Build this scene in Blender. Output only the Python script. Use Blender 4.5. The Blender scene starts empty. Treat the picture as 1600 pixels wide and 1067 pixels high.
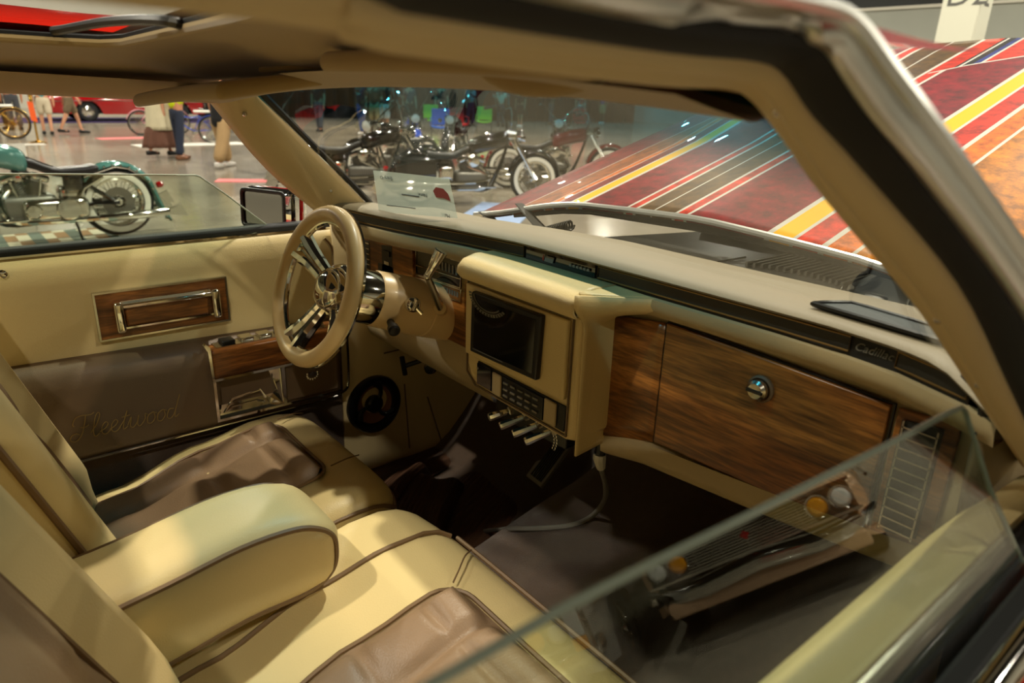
import bpy, bmesh, math, random
from mathutils import Vector, Matrix
random.seed(7)
SC = bpy.context.scene
COL = SC.collection
PI = math.pi

# ------------------------------------------------------------------ camera
# car frame: x forward, y to the driver's side, z up; camera just outside the passenger window
F_PX = 1100.0; VPX = (2200.0, 190.0); HS = 0.035
CAM = Vector((0.0, -0.876, 1.25))
GZ = -0.27                                   # hall floor level (the car stands lifted)
_X = Vector((VPX[0]-800, VPX[1]-533.5, F_PX)).normalized()
_Z = _X.cross(Vector((1, HS, 0))).normalized()
if _Z.y > 0: _Z = -_Z
_Y = _Z.cross(_X)
RM = Matrix((_X, _Y, _Z))                    # rows: car axes in camera coords (x right, y down, z forward)
cd = bpy.data.cameras.new('camera'); cam = bpy.data.objects.new('camera', cd); COL.objects.link(cam)
cd.sensor_width = 36.0; cd.lens = 36.0*F_PX/1600.0; cd.clip_start = 0.02; cd.clip_end = 200
right = RM @ Vector((1, 0, 0)); up = RM @ Vector((0, -1, 0)); back = RM @ Vector((0, 0, -1))
cam.matrix_world = Matrix(((right.x, up.x, back.x, CAM.x), (right.y, up.y, back.y, CAM.y), (right.z, up.z, back.z, CAM.z), (0, 0, 0, 1)))
cd.dof.use_dof = True; cd.dof.focus_distance = 1.35; cd.dof.aperture_fstop = 5.0
SC.camera = cam
def at(u, v, axis, val):
    """point of the place where the sight line of pixel (u,v) meets the plane axis=val"""
    d = RM @ Vector((u-800, v-533.5, F_PX)); t = (val-CAM[axis])/d[axis]
    return CAM + d*t

# ------------------------------------------------------------------ light
SC.view_settings.view_transform = 'Standard'; SC.view_settings.look = 'None'
SC.view_settings.gamma = 1.0; SC.view_settings.use_curve_mapping = False
SC.view_settings.exposure = 0.12
W = bpy.data.worlds.new('hall_air'); SC.world = W; W.use_nodes = True
W.node_tree.nodes['Background'].inputs[0].default_value = (1.0, 0.93, 0.74, 1)
W.node_tree.nodes['Background'].inputs[1].default_value = 0.03
def lamp(x, y, z, power, size, col=(1.0, 0.93, 0.76)):
    l = bpy.data.lights.new('high_bay_light', 'AREA'); l.shape = 'DISK'; l.size = size; l.energy = power; l.color = col
    o = bpy.data.objects.new('high_bay_light', l); COL.objects.link(o); o.location = (x, y, z)
for ix in range(5):
    for iy in range(6):
        lamp(-3.7+8*ix, -6.6+8*iy, 7.6, 620 if (ix, iy) == (1, 1) else (270 if iy == 0 else 420), 0.30)

# ------------------------------------------------------------------ node materials
MATS = {}
def s2l(c):
    return tuple(((x/255.0)/12.92 if x <= 10 else (((x/255.0)+0.055)/1.055)**2.4) for x in c)
def mat(name, rgb, rough=0.5, metal=0.0, noise=0.0, nscale=8.0, bump=0.0, bscale=200.0, coat=0.0, spec=0.5, sheen=0.0, rough_var=0.0, emit=None):
    m = bpy.data.materials.new(name); m.use_nodes = True; nt = m.node_tree; b = nt.nodes['Principled BSDF']
    c = s2l(rgb)
    b.inputs['Base Color'].default_value = (*c, 1); b.inputs['Roughness'].default_value = rough
    b.inputs['Metallic'].default_value = metal; b.inputs['Coat Weight'].default_value = coat
    b.inputs['Coat Roughness'].default_value = 0.04
    b.inputs['Specular IOR Level'].default_value = spec; b.inputs['Sheen Weight'].default_value = sheen
    tc = nt.nodes.new('ShaderNodeTexCoord')
    if noise > 0:
        n = nt.nodes.new('ShaderNodeTexNoise'); n.inputs['Scale'].default_value = nscale; n.inputs['Detail'].default_value = 5
        nt.links.new(tc.outputs['Object'], n.inputs['Vector'])
        r = nt.nodes.new('ShaderNodeMixRGB'); r.blend_type = 'MIX'
        r.inputs[1].default_value = (*[max(0, x*(1-noise)) for x in c], 1); r.inputs[2].default_value = (*[min(1, x*(1+noise)) for x in c], 1)
        nt.links.new(n.outputs['Fac'], r.inputs[0]); nt.links.new(r.outputs[0], b.inputs['Base Color'])
        if rough_var > 0:
            mr = nt.nodes.new('ShaderNodeMapRange'); mr.inputs[3].default_value = rough-rough_var; mr.inputs[4].default_value = rough+rough_var
            nt.links.new(n.outputs['Fac'], mr.inputs[0]); nt.links.new(mr.outputs[0], b.inputs['Roughness'])
    if bump > 0:
        n2 = nt.nodes.new('ShaderNodeTexNoise'); n2.inputs['Scale'].default_value = bscale; n2.inputs['Detail'].default_value = 3
        nt.links.new(tc.outputs['Object'], n2.inputs['Vector'])
        bp = nt.nodes.new('ShaderNodeBump'); bp.inputs['Strength'].default_value = bump; bp.inputs['Distance'].default_value = 0.002
        nt.links.new(n2.outputs['Fac'], bp.inputs['Height']); nt.links.new(bp.outputs[0], b.inputs['Normal'])
    if emit:
        b.inputs['Emission Color'].default_value = (*s2l(rgb), 1); b.inputs['Emission Strength'].default_value = emit
    MATS[name] = m
    return m
def wood_mat(name, a, bcol, axis='Y', scale=1.0, rough=0.32):
    m = bpy.data.materials.new(name); m.use_nodes = True; nt = m.node_tree; b = nt.nodes['Principled BSDF']
    tc = nt.nodes.new('ShaderNodeTexCoord'); mp = nt.nodes.new('ShaderNodeMapping')
    s = {'X': (2.2, 26, 26), 'Y': (26, 2.2, 26), 'Z': (26, 26, 2.2)}[axis]
    mp.inputs['Scale'].default_value = [q*scale for q in s]
    nt.links.new(tc.outputs['Object'], mp.inputs['Vector'])
    n = nt.nodes.new('ShaderNodeTexNoise'); n.inputs['Scale'].default_value = 2.2; n.inputs['Detail'].default_value = 7; n.inputs['Distortion'].default_value = 0.7
    nt.links.new(mp.outputs[0], n.inputs['Vector'])
    r = nt.nodes.new('ShaderNodeValToRGB'); e = r.color_ramp.elements
    e[0].position = 0.33; e[0].color = (*s2l(a), 1); e[1].position = 0.66; e[1].color = (*s2l(bcol), 1)
    nt.links.new(n.outputs['Fac'], r.inputs[0])
    mp2 = nt.nodes.new('ShaderNodeMapping'); mp2.inputs['Scale'].default_value = [q*6*scale for q in s]
    nt.links.new(tc.outputs['Object'], mp2.inputs['Vector'])
    n2 = nt.nodes.new('ShaderNodeTexNoise'); n2.inputs['Scale'].default_value = 2.0; n2.inputs['Detail'].default_value = 4
    nt.links.new(mp2.outputs[0], n2.inputs['Vector'])
    mx = nt.nodes.new('ShaderNodeMixRGB'); mx.blend_type = 'MULTIPLY'; mx.inputs[0].default_value = 0.55
    r2 = nt.nodes.new('ShaderNodeValToRGB'); r2.color_ramp.elements[0].position = 0.38; r2.color_ramp.elements[1].position = 0.6
    r2.color_ramp.elements[0].color = (0.25, 0.25, 0.25, 1)
    nt.links.new(n2.outputs['Fac'], r2.inputs[0]); nt.links.new(r.outputs[0], mx.inputs[1]); nt.links.new(r2.outputs[0], mx.inputs[2])
    nt.links.new(mx.outputs[0], b.inputs['Base Color']); b.inputs['Roughness'].default_value = rough
    MATS[name] = m
    return m
def glass_mat(name, tint=(0.93, 0.97, 0.93), ior=1.45, boost=1.0, band=None):
    m = bpy.data.materials.new(name); m.use_nodes = True; nt = m.node_tree
    for n in list(nt.nodes):
        if n.type != 'OUTPUT_MATERIAL': nt.nodes.remove(n)
    out = [n for n in nt.nodes if n.type == 'OUTPUT_MATERIAL'][0]
    tr = nt.nodes.new('ShaderNodeBsdfTransparent'); tr.inputs[0].default_value = (*tint, 1)
    gl = nt.nodes.new('ShaderNodeBsdfGlossy'); gl.inputs['Roughness'].default_value = 0.0
    fr = nt.nodes.new('ShaderNodeFresnel')           # the pane reflects alike from both sides
    ge = nt.nodes.new('ShaderNodeNewGeometry'); io = nt.nodes.new('ShaderNodeMapRange')
    io.inputs[3].default_value = ior; io.inputs[4].default_value = 1.0/ior
    nt.links.new(ge.outputs['Backfacing'], io.inputs[0]); nt.links.new(io.outputs[0], fr.inputs['IOR'])
    mx = nt.nodes.new('ShaderNodeMixShader')
    fac = fr.outputs[0]
    if boost != 1.0:
        mu = nt.nodes.new('ShaderNodeMath'); mu.operation = 'MULTIPLY'; mu.inputs[1].default_value = boost; mu.use_clamp = True
        nt.links.new(fac, mu.inputs[0]); fac = mu.outputs[0]
    if band:
        z0, z1, colr = band
        tc = nt.nodes.new('ShaderNodeTexCoord'); sp = nt.nodes.new('ShaderNodeSeparateXYZ'); nt.links.new(tc.outputs['Object'], sp.inputs[0])
        mr = nt.nodes.new('ShaderNodeMapRange'); mr.inputs[1].default_value = z0; mr.inputs[2].default_value = z1
        nt.links.new(sp.outputs[2], mr.inputs[0])
        cm = nt.nodes.new('ShaderNodeMixRGB'); cm.inputs[1].default_value = (*tint, 1); cm.inputs[2].default_value = (*colr, 1)
        nt.links.new(mr.outputs[0], cm.inputs[0]); nt.links.new(cm.outputs[0], tr.inputs[0])
    nt.links.new(fac, mx.inputs[0]); nt.links.new(tr.outputs[0], mx.inputs[1]); nt.links.new(gl.outputs[0], mx.inputs[2])
    nt.links.new(mx.outputs[0], out.inputs['Surface'])
    MATS[name] = m
    return m

mat('cream', (212, 190, 136), 0.42, noise=0.06, nscale=5, bump=0.25, bscale=420, spec=0.45)
mat('cream_vinyl', (206, 184, 136), 0.5, noise=0.05, nscale=4, bump=0.2, bscale=500)
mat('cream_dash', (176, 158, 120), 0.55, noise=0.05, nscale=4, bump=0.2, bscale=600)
mat('cream_paint', (204, 174, 122), 0.4, coat=0.08)
mat('column_paint', (218, 188, 138), 0.35, coat=0.15)
mat('dash_vinyl', (128, 116, 92), 0.55, noise=0.05, nscale=4, bump=0.2, bscale=600)
mat('headliner', (160, 134, 84), 0.9, noise=0.05, nscale=20, sheen=0.3)
mat('taupe', (140, 114, 88), 0.42, noise=0.12, nscale=6, bump=0.35, bscale=380, spec=0.45)
mat('taupe_dark', (98, 78, 56), 0.5, noise=0.08, nscale=5, bump=0.25, bscale=400)
mat('piping', (118, 92, 62), 0.5)
mat('thread', (138, 110, 58), 0.6)
mat('carpet', (78, 56, 36), 0.95, noise=0.35, nscale=60, bump=0.9, bscale=900, sheen=0.4)
mat('chrome', (228, 226, 218), 0.06, 1.0)
mat('chrome_soft', (205, 202, 192), 0.2, 1.0)
mat('bright_trim', (226, 226, 220), 0.32, 1.0)
mat('steel', (150, 148, 142), 0.35, 1.0)
mat('dark_steel', (70, 68, 64), 0.4, 0.9)
mat('black', (14, 14, 14), 0.35)
mat('black_soft', (18, 18, 17), 0.6, noise=0.1, nscale=30)
mat('rubber', (12, 12, 12), 0.7)
mat('black_gloss', (6, 6, 7), 0.06, coat=0.5)
mat('screen_glass', (7, 7, 7), 0.08)
mat('dash_strip', (34, 32, 28), 0.45)
mat('gold_line', (140, 112, 66), 0.35, 0.6)
mat('grey_plastic', (128, 123, 112), 0.55)
mat('cable_grey', (132, 130, 122), 0.45)
mat('red_paint', (196, 34, 20), 0.12, coat=1.0, noise=0.04, nscale=3)
mat('deep_red', (150, 10, 16), 0.12, coat=1.0)
mat('teal_paint', (74, 124, 116), 0.15, metal=0.2, coat=1.0)
mat('pearl_black', (18, 18, 18), 0.1, coat=1.0)
mat('tan_paint', (196, 160, 126), 0.15, metal=0.2, coat=1.0)
mat('white_paint', (232, 230, 220), 0.4)
mat('white_wall', (226, 222, 210), 0.5)
mat('paper', (196, 214, 206), 0.7)
mat('engine_grey', (120, 118, 112), 0.4, 0.8)
mat('grey_panel', (84, 82, 76), 0.35, noise=0.15, nscale=12)
mat('amber', (226, 150, 10), 0.15, coat=1.0)
mat('lens', (214, 216, 210), 0.1, coat=1.0)
wood_mat('wood', (92, 52, 18), (168, 108, 46), 'Y')
wood_mat('wood_x', (92, 52, 20), (158, 98, 44), 'X')
glass_mat('side_glass', (0.90, 0.96, 0.90), 1.52, 1.5)
glass_mat('windshield_glass', (0.92, 0.93, 0.89), 1.45, 0.62, band=(1.165-GZ, 1.215-GZ, (0.03, 0.26, 0.42)))
glass_mat('clear_glass', (0.95, 0.97, 0.95), 1.45, 1.0)

# ------------------------------------------------------------------ mesh helpers
def wloc(p):
    v = Vector((0, 0, 0))
    while p is not None:
        v += p.location; p = p.parent
    return v
class MB:
    def __init__(s): s.v = []; s.f = []
    def add(s, vs, fs, M=None):
        n = len(s.v)
        s.v += [(M @ Vector(p)) if M is not None else Vector(p) for p in vs]
        s.f += [tuple(n+i for i in f) for f in fs]
        return s
    def box(s, c, d, M=None):
        x, y, z = (q/2 for q in d); cx, cy, cz = c
        vs = [(cx+a*x, cy+b*y, cz+e*z) for a in (-1, 1) for b in (-1, 1) for e in (-1, 1)]
        return s.add(vs, [(0, 1, 3, 2), (4, 6, 7, 5), (0, 4, 5, 1), (2, 3, 7, 6), (0, 2, 6, 4), (1, 5, 7, 3)], M)
    def grid(s, fn, nu, nv, cu=False, cv=False):
        vs = [fn(i/(nu if cu else nu-1) if nu > 1 else 0, j/(nv if cv else nv-1)) for i in range(nu) for j in range(nv)]
        fs = []
        for i in range(nu if cu else nu-1):
            for j in range(nv if cv else nv-1):
                a, b = i, (i+1) % nu; c, d = j, (j+1) % nv
                fs.append((a*nv+c, b*nv+c, b*nv+d, a*nv+d))
        return s.add(vs, fs)
    def tube(s, pts, r, n=8, closed=False, caps=True, flat=None):
        pts = [Vector(p) for p in pts]; N = len(pts); rs = r if isinstance(r, (list, tuple)) else [r]*N
        rings = []; prev = None
        for i, p in enumerate(pts):
            if closed: t = pts[(i+1) % N]-pts[i-1]
            else: t = pts[min(i+1, N-1)]-pts[max(i-1, 0)]
            if t.length < 1e-9: t = Vector((0, 0, 1))
            t.normalize()
            if prev is None:
                a = Vector((0, 0, 1)) if abs(t.z) < 0.9 else Vector((1, 0, 0)); nrm = (a-t*a.dot(t)).normalized()
            else:
                nrm = prev-t*prev.dot(t)
                nrm = nrm.normalized() if nrm.length > 1e-6 else Vector((1, 0, 0))
            prev = nrm; bn = t.cross(nrm)
            rings.append([p+(nrm*math.cos(2*PI*k/n)+bn*math.sin(2*PI*k/n)*(flat or 1))*rs[i] for k in range(n)])
        vs = [q for rg in rings for q in rg]; fs = []
        for i in range(N if closed else N-1):
            a, b = i*n, ((i+1) % N)*n
            for k in range(n): fs.append((a+k, a+(k+1) % n, b+(k+1) % n, b+k))
        if caps and not closed:
            fs.append(tuple(range(n-1, -1, -1))); fs.append(tuple((N-1)*n+k for k in range(n)))
        return s.add(vs, fs)
    def lathe(s, prof, o, ax, n=24, arc=1.0, ref=None):
        """prof: (along axis, radius)"""
        o = Vector(o); ax = Vector(ax).normalized()
        a = Vector(ref) if ref else (Vector((0, 0, 1)) if abs(ax.z) < 0.9 else Vector((1, 0, 0)))
        e1 = (a-ax*a.dot(ax)).normalized(); e2 = ax.cross(e1); m = len(prof)
        nn = n if arc >= 1 else n+1
        vs = []; fs = []
        for k in range(nn):
            th = 2*PI*arc*k/n
            for (h, r) in prof: vs.append(o+ax*h+(e1*math.cos(th)+e2*math.sin(th))*r)
        for k in range(n):
            a_, b_ = k*m, ((k+1) % nn)*m
            for j in range(m-1):
                fs.append((a_+j, a_+j+1, b_+j+1, b_+j))
        return s.add(vs, fs)
    def prism(s, poly, o, e1, e2, ex, holes=None):
        """polygon (a,b) in frame e1,e2 at o, extruded by vector ex"""
        o = Vector(o); e1 = Vector(e1); e2 = Vector(e2); ex = Vector(ex); n = len(poly)
        vs = [o+e1*a+e2*b for a, b in poly]+[o+e1*a+e2*b+ex for a, b in poly]
        fs = [tuple(range(n-1, -1, -1)), tuple(range(n, 2*n))]+[(i, (i+1) % n, n+(i+1) % n, n+i) for i in range(n)]
        return s.add(vs, fs)
    def ring(s, outer, inner, o, e1, e2, ex):
        """frame between two outlines of equal point count"""
        o = Vector(o); e1 = Vector(e1); e2 = Vector(e2); ex = Vector(ex); n = len(outer)
        P = lambda L: [o+e1*a+e2*b for a, b in L]
        vs = P(outer)+P(inner); vs = vs+[v+ex for v in vs]; fs = []
        for i in range(n):
            j = (i+1) % n
            fs += [(i, j, n+j, n+i), (2*n+i, 3*n+i, 3*n+j, 2*n+j), (i, 2*n+i, 2*n+j, j), (n+i, n+j, 3*n+j, 3*n+i)]
        return s.add(vs, fs)
    def soft(s, x0, x1, y0, y1, z0, z1, r, n=8, fn=None, M=None):
        """rounded box; r radius; fn(Vector)->Vector shapes it"""
        bm = bmesh.new()
        c = Vector(((x0+x1)/2, (y0+y1)/2, (z0+z1)/2)); h = Vector(((x1-x0)/2, (y1-y0)/2, (z1-z0)/2))
        r = min(r, h.x*0.999, h.y*0.999, h.z*0.999)
        def axis(hh):
            L = []; k = 4
            for i in range(k): L.append(-hh+r*(1-math.cos(PI/2*i/k)))
            inner = max(2, n)
            for i in range(inner+1): L.append(-hh+r+(2*hh-2*r)*i/inner)
            for i in range(k): L.append(hh-r*(1-math.cos(PI/2*(k-1-i)/k)))
            return L
        A = [axis(h.x), axis(h.y), axis(h.z)]
        cache = {}; vs = []; fs = []
        def vid(p):
            key = (round(p[0], 6), round(p[1], 6), round(p[2], 6))
            if key not in cache:
                q = Vector([max(-h[i]+r, min(h[i]-r, p[i])) for i in range(3)]); d = Vector(p)-q
                if d.length > 1e-9: d = d.normalized()*r
                w = q+d+c
                if fn: w = fn(w)
                cache[key] = len(vs); vs.append(w)
            return cache[key]
        for ax in range(3):
            o1, o2 = [(1, 2), (2, 0), (0, 1)][ax]
            for sg in (-1, 1):
                for i in range(len(A[o1])-1):
                    for j in range(len(A[o2])-1):
                        qd = []
                        for (a, b) in ((i, j), (i+1, j), (i+1, j+1), (i, j+1)):
                            p = [0, 0, 0]; p[ax] = sg*h[ax]; p[o1] = A[o1][a]; p[o2] = A[o2][b]; qd.append(vid(p))
                        if len(set(qd)) == 4: fs.append(tuple(qd) if sg > 0 else tuple(qd[::-1]))
        bm.free()
        return s.add(vs, fs, M)
    def ball(s, c, r, n=12, m=8):
        c = Vector(c); r = r if isinstance(r, (tuple, list)) else (r, r, r)
        return s.grid(lambda u, v: c+Vector((r[0]*math.cos(2*PI*u)*math.sin(PI*(v*0.998+0.001)), r[1]*math.sin(2*PI*u)*math.sin(PI*(v*0.998+0.001)), -r[2]*math.cos(PI*v))), n, m+1, cu=True)
    def build(s, name, mname, parent=None, smooth=35, local=False, bevel=0, sub=0, kind=None, label=None, solid=0):
        me = bpy.data.meshes.new(name)
        off = Vector((0, 0, 0)) if local else wloc(parent)
        me.from_pydata([v-off for v in s.v], [], s.f); me.validate(); me.update()
        bm = bmesh.new(); bm.from_mesh(me); bmesh.ops.remove_doubles(bm, verts=bm.verts, dist=1e-6)
        bmesh.ops.recalc_face_normals(bm, faces=bm.faces); bm.to_mesh(me); bm.free()
        if smooth:
            me.shade_smooth(); me.set_sharp_from_angle(angle=math.radians(smooth))
        o = bpy.data.objects.new(name, me); COL.objects.link(o)
        me.materials.append(MATS[mname] if isinstance(mname, str) else mname)
        if parent: o.parent = parent
        if solid:
            md = o.modifiers.new('thick', 'SOLIDIFY'); md.thickness = solid; md.offset = 0
        if bevel:
            md = o.modifiers.new('edge', 'BEVEL'); md.width = bevel; md.segments = 2; md.limit_method = 'ANGLE'; md.angle_limit = math.radians(40)
        if sub:
            md = o.modifiers.new('sub', 'SUBSURF'); md.levels = sub; md.render_levels = sub
        if kind: o['kind'] = kind
        if label: o['label'] = label
        return o
def tag(o, label, cat, group=None, kind=None):
    o['label'] = label; o['category'] = cat
    if group: o['group'] = group
    if kind: o['kind'] = kind
    return o
def thing(name, label, cat, loc=(0, 0, 0), rotz=0.0, group=None):
    o = bpy.data.objects.new(name, None); COL.objects.link(o); o.empty_display_size = 0.1
    o.location = loc; o.rotation_euler = (0, 0, rotz)
    return tag(o, label, cat, group)
def copy_tree(o, parent=None):
    c = o.copy(); COL.objects.link(c); c.parent = parent
    for ch in o.children: copy_tree(ch, c)
    return c
def rrect(w, h, r, n=4, cx=0, cy=0):
    L = []
    for (sx, sy, a0) in ((1, 1, 0), (-1, 1, PI/2), (-1, -1, PI), (1, -1, 3*PI/2)):
        for k in range(n+1):
            a = a0+PI/2*k/n; L.append((cx+sx*(w/2-r)+r*math.cos(a), cy+sy*(h/2-r)+r*math.sin(a)))
    return L
def lerp(a, b, t): return a+(b-a)*t
def interp(tab, x):
    if x <= tab[0][0]: return tab[0][1]
    for (a, fa), (b, fb) in zip(tab, tab[1:]):
        if x <= b: return lerp(fa, fb, (x-a)/(b-a))
    return tab[-1][1]
def smooth(tab, x):
    if x <= tab[0][0]: return tab[0][1]
    for (a, fa), (b, fb) in zip(tab, tab[1:]):
        if x <= b:
            t = (x-a)/(b-a); t = t*t*(3-2*t); return lerp(fa, fb, t)
    return tab[-1][1]
def spline(pts, k=8, closed=False):
    pts = [Vector(p) for p in pts]; n = len(pts); out = []
    rng = n if closed else n-1
    for i in range(rng):
        p0 = pts[(i-1) % n] if closed or i > 0 else pts[0]; p1 = pts[i]; p2 = pts[(i+1) % n]
        p3 = pts[(i+2) % n] if closed or i+2 < n else pts[-1]
        for j in range(k):
            t = j/k
            out.append(0.5*((2*p1)+(p2-p0)*t+(2*p0-5*p1+4*p2-p3)*t*t+(3*p1-p0-3*p2+p3)*t*t*t))
    if not closed: out.append(pts[-1])
    return out
TXT = []
def text_mesh(name, body, mname, parent, o, e1, e2, size, extrude=0.0006, align='LEFT', spacing=1.0, shear=0.0):
    """flat lettering as a mesh in the frame e1 (reading direction), e2 (up)"""
    cu = bpy.data.curves.new(name, 'FONT'); cu.body = body; cu.size = size; cu.extrude = extrude; cu.align_x = align; cu.space_character = spacing; cu.shear = shear
    cu.resolution_u = 3
    t = bpy.data.objects.new(name, cu); COL.objects.link(t)
    dg = bpy.context.evaluated_depsgraph_get(); me = bpy.data.meshes.new_from_object(t.evaluated_get(dg))
    bpy.data.objects.remove(t); bpy.data.curves.remove(cu)
    e1 = Vector(e1).normalized(); e2 = Vector(e2).normalized(); e3 = e1.cross(e2); o = Vector(o)-wloc(parent)
    for v in me.vertices: v.co = o+e1*v.co.x+e2*v.co.y+e3*v.co.z
    ob = bpy.data.objects.new(name, me); COL.objects.link(ob); me.materials.clear(); me.materials.append(MATS[mname])
    ob.parent = parent
    return ob

# ------------------------------------------------------------------ the hall
def floor_material():
    m = bpy.data.materials.new('polished_concrete'); m.use_nodes = True; nt = m.node_tree; b = nt.nodes['Principled BSDF']
    tc = nt.nodes.new('ShaderNodeTexCoord')
    n = nt.nodes.new('ShaderNodeTexNoise'); n.inputs['Scale'].default_value = 0.5; n.inputs['Detail'].default_value = 8
    nt.links.new(tc.outputs['Object'], n.inputs['Vector'])
    r = nt.nodes.new('ShaderNodeValToRGB'); e = r.color_ramp.elements
    e[0].position = 0.3; e[0].color = (*s2l((112, 104, 92)), 1); e[1].position = 0.72; e[1].color = (*s2l((156, 146, 130)), 1)
    nt.links.new(n.outputs['Fac'], r.inputs[0]); nt.links.new(r.outputs[0], b.inputs['Base Color'])
    n2 = nt.nodes.new('ShaderNodeTexNoise'); n2.inputs['Scale'].default_value = 3; n2.inputs['Detail'].default_value = 4
    nt.links.new(tc.outputs['Object'], n2.inputs['Vector'])
    mr = nt.nodes.new('ShaderNodeMapRange'); mr.inputs[3].default_value = 0.10; mr.inputs[4].default_value = 0.26
    nt.links.new(n2.outputs['Fac'], mr.inputs[0]); nt.links.new(mr.outputs[0], b.inputs['Roughness'])
    MATS['concrete'] = m
floor_material()
mat('wall_grey', (150, 152, 142), 0.8, noise=0.06, nscale=1.5)
mat('wall_pale', (196, 192, 178), 0.8, noise=0.04, nscale=1.0)
mat('wall_dark', (34, 36, 34), 0.7)
mat('ceiling_grey', (30, 30, 29), 0.9)
mat('column_white', (226, 226, 208), 0.6)
mat('letter_grey', (96, 96, 92), 0.6)
o = MB().box((8, 12, GZ-0.05), (54, 56, 0.1)).build('floor', 'concrete', kind='structure'); o['label'] = 'polished concrete floor of the exhibition hall'
o = MB().box((8, 12, 8.6), (54, 56, 0.2)).build('ceiling', 'ceiling_grey', kind='structure')
wf = MB().box((34.0, 12, 2.4), (0.3, 56, 5.4)).build('wall_front', 'wall_grey', kind='structure')
MB().box((33.95, 12, 6.85), (0.3, 56, 3.5)).build('upper_band', 'wall_dark', wf)
MB().box((33.8, 12, 5.12), (0.12, 56, 0.12)).build('trim_rail', 'wall_pale', wf)
wl = MB().box((8, 40.0, 4.2), (54, 0.3, 9.0)).build('wall_left', 'wall_pale', kind='structure')
wr = MB().box((8, -16.0, 4.2), (54, 0.3, 9.0)).build('wall_right', 'wall_pale', kind='structure')
wb = MB().box((-19.0, 12, 4.2), (0.3, 56, 9.0)).build('wall_back', 'wall_pale', kind='structure')
# numbered column
c = at(1497, 70, 0, 15.0); cw = 0.62
col = thing('numbered_column', 'white square column with grey number D2 on it behind the raised hood', 'column', (c.x, c.y, GZ))
MC = Matrix.Translation((c.x, c.y, 0)) @ Matrix.Rotation(math.radians(2), 4, 'Z')
MB().box((0, 0, 4.1), (cw, cw, 8.7), MC).build('shaft', 'column_white', col, bevel=0.02)
MB().box((0, 0, GZ+0.1), (cw+0.08, cw+0.08, 0.2), MC).build('base', 'grey_panel', col, bevel=0.01)
e1 = MC.to_3x3() @ Vector((0, -1, 0)); nrm = MC.to_3x3() @ Vector((-1, 0, 0))
zt = at(1500, 12, 0, 15.0).z
text_mesh('lettering', 'D2', 'letter_grey', col, Vector((c.x, c.y, zt))+nrm*(cw/2+0.003)-e1*0.26, e1, (0, 0, 1), 0.55, 0.001)
e1b = MC.to_3x3() @ Vector((1, 0, 0)); nb = MC.to_3x3() @ Vector((0, -1, 0))
text_mesh('lettering', '2', 'letter_grey', col, Vector((c.x, c.y, zt))+nb*(cw/2+0.003)-e1b*0.14, e1b, (0, 0, 1), 0.55, 0.001)

# ------------------------------------------------------------------ the car shell
car = thing('coupe_body', 'red two door coupe seen from the passenger window, cream cabin and sunroof', 'car', (0, 0, GZ))
def zh(y): return 1.252-0.022*y-0.028*(y/0.62)**2          # lower edge of the windscreen header
def zl(x, y):                                               # headliner
    edge = 1.262-0.022*y if abs(y) < 0.62 else 1.25
    side = (abs(y)/0.62)**4
    crown = smooth([(-1.2, 0.0), (-0.6, 0.045), (0.1, 0.045), (0.30, 0.04), (0.47, 0.004), (0.6, 0.0)], x)
    return edge+crown*(1-side)
SX0, SX1, SY0, SY1 = -0.50, 0.255, -0.34, 0.34
def zlip(x, y): return zl(x, y)
XS = sorted(set([-1.1, -0.9, -0.7, SX0, -0.35, -0.2, -0.05, 0.08, 0.16, 0.22, SX1, 0.30, 0.34, 0.38, 0.42, 0.46, 0.49]))
YS = sorted(set([-0.60, -0.55, -0.5, -0.42, SY0, -0.25, -0.1, 0.05, 0.2, SY1, 0.42, 0.5, 0.56, 0.62, 0.66]))
mb = MB(); ids = {}
for i, x in enumerate(XS):
    for j, y in enumerate(YS): ids[i, j] = len(mb.v); mb.v.append(Vector((x, y, zl(x, min(y, 0.62)) - (0.012 if y > 0.64 else 0))))
for i in range(len(XS)-1):
    for j in range(len(YS)-1):
        if SX0-1e-6 <= XS[i] and XS[i+1] <= SX1+1e-6 and SY0-1e-6 <= YS[j] and YS[j+1] <= SY1+1e-6: continue
        mb.f.append((ids[i, j], ids[i+1, j], ids[i+1, j+1], ids[i, j+1]))
hl = mb.build('headliner', 'headliner', car, smooth=60)
# sunroof surround: rounded lip tube + black seal
lip = [(SX1, SY0+0.06), (SX1, SY1-0.06), (SX1-0.02, SY1-0.02), (SX1-0.06, SY1), (SX0+0.05, SY1), (SX0, SY1-0.05), (SX0, SY0+0.05), (SX0+0.05, SY0), (SX1-0.06, SY0), (SX1-0.02, SY0+0.02)]
MB().tube([(x, y, zl(x, y)+0.0) for x, y in lip], 0.006, 8, closed=True).build('sunroof_lip', 'headliner', hl)
MB().tube([(x, y, zl(x, y)+0.007) for x, y in lip], 0.004, 6, closed=True).build('sunroof_seal', 'black_soft', hl)
# roof skin in red above it, with the same opening
mb = MB(); ids = {}
for i, x in enumerate(XS+[0.53]):
    for j, y in enumerate([-0.70]+YS[1:-1]+[0.70]): ids[i, j] = len(mb.v); mb.v.append(Vector((x, y, zl(min(x, 0.49), max(-0.6, min(y, 0.6)))+0.018-(0.012 if abs(y) > 0.65 else 0))))
YS2 = [-0.70]+YS[1:-1]+[0.70]; XS2 = XS+[0.53]
for i in range(len(XS2)-1):
    for j in range(len(YS2)-1):
        if SX0-1e-6 <= XS2[i] and XS2[i+1] <= SX1+1e-6 and SY0-1e-6 <= YS2[j] and YS2[j+1] <= SY1+1e-6: continue
        mb.f.append((ids[i, j], ids[i+1, j], ids[i+1, j+1], ids[i, j+1]))
mb.build('roof_skin', 'red_paint', car, smooth=60)
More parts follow.
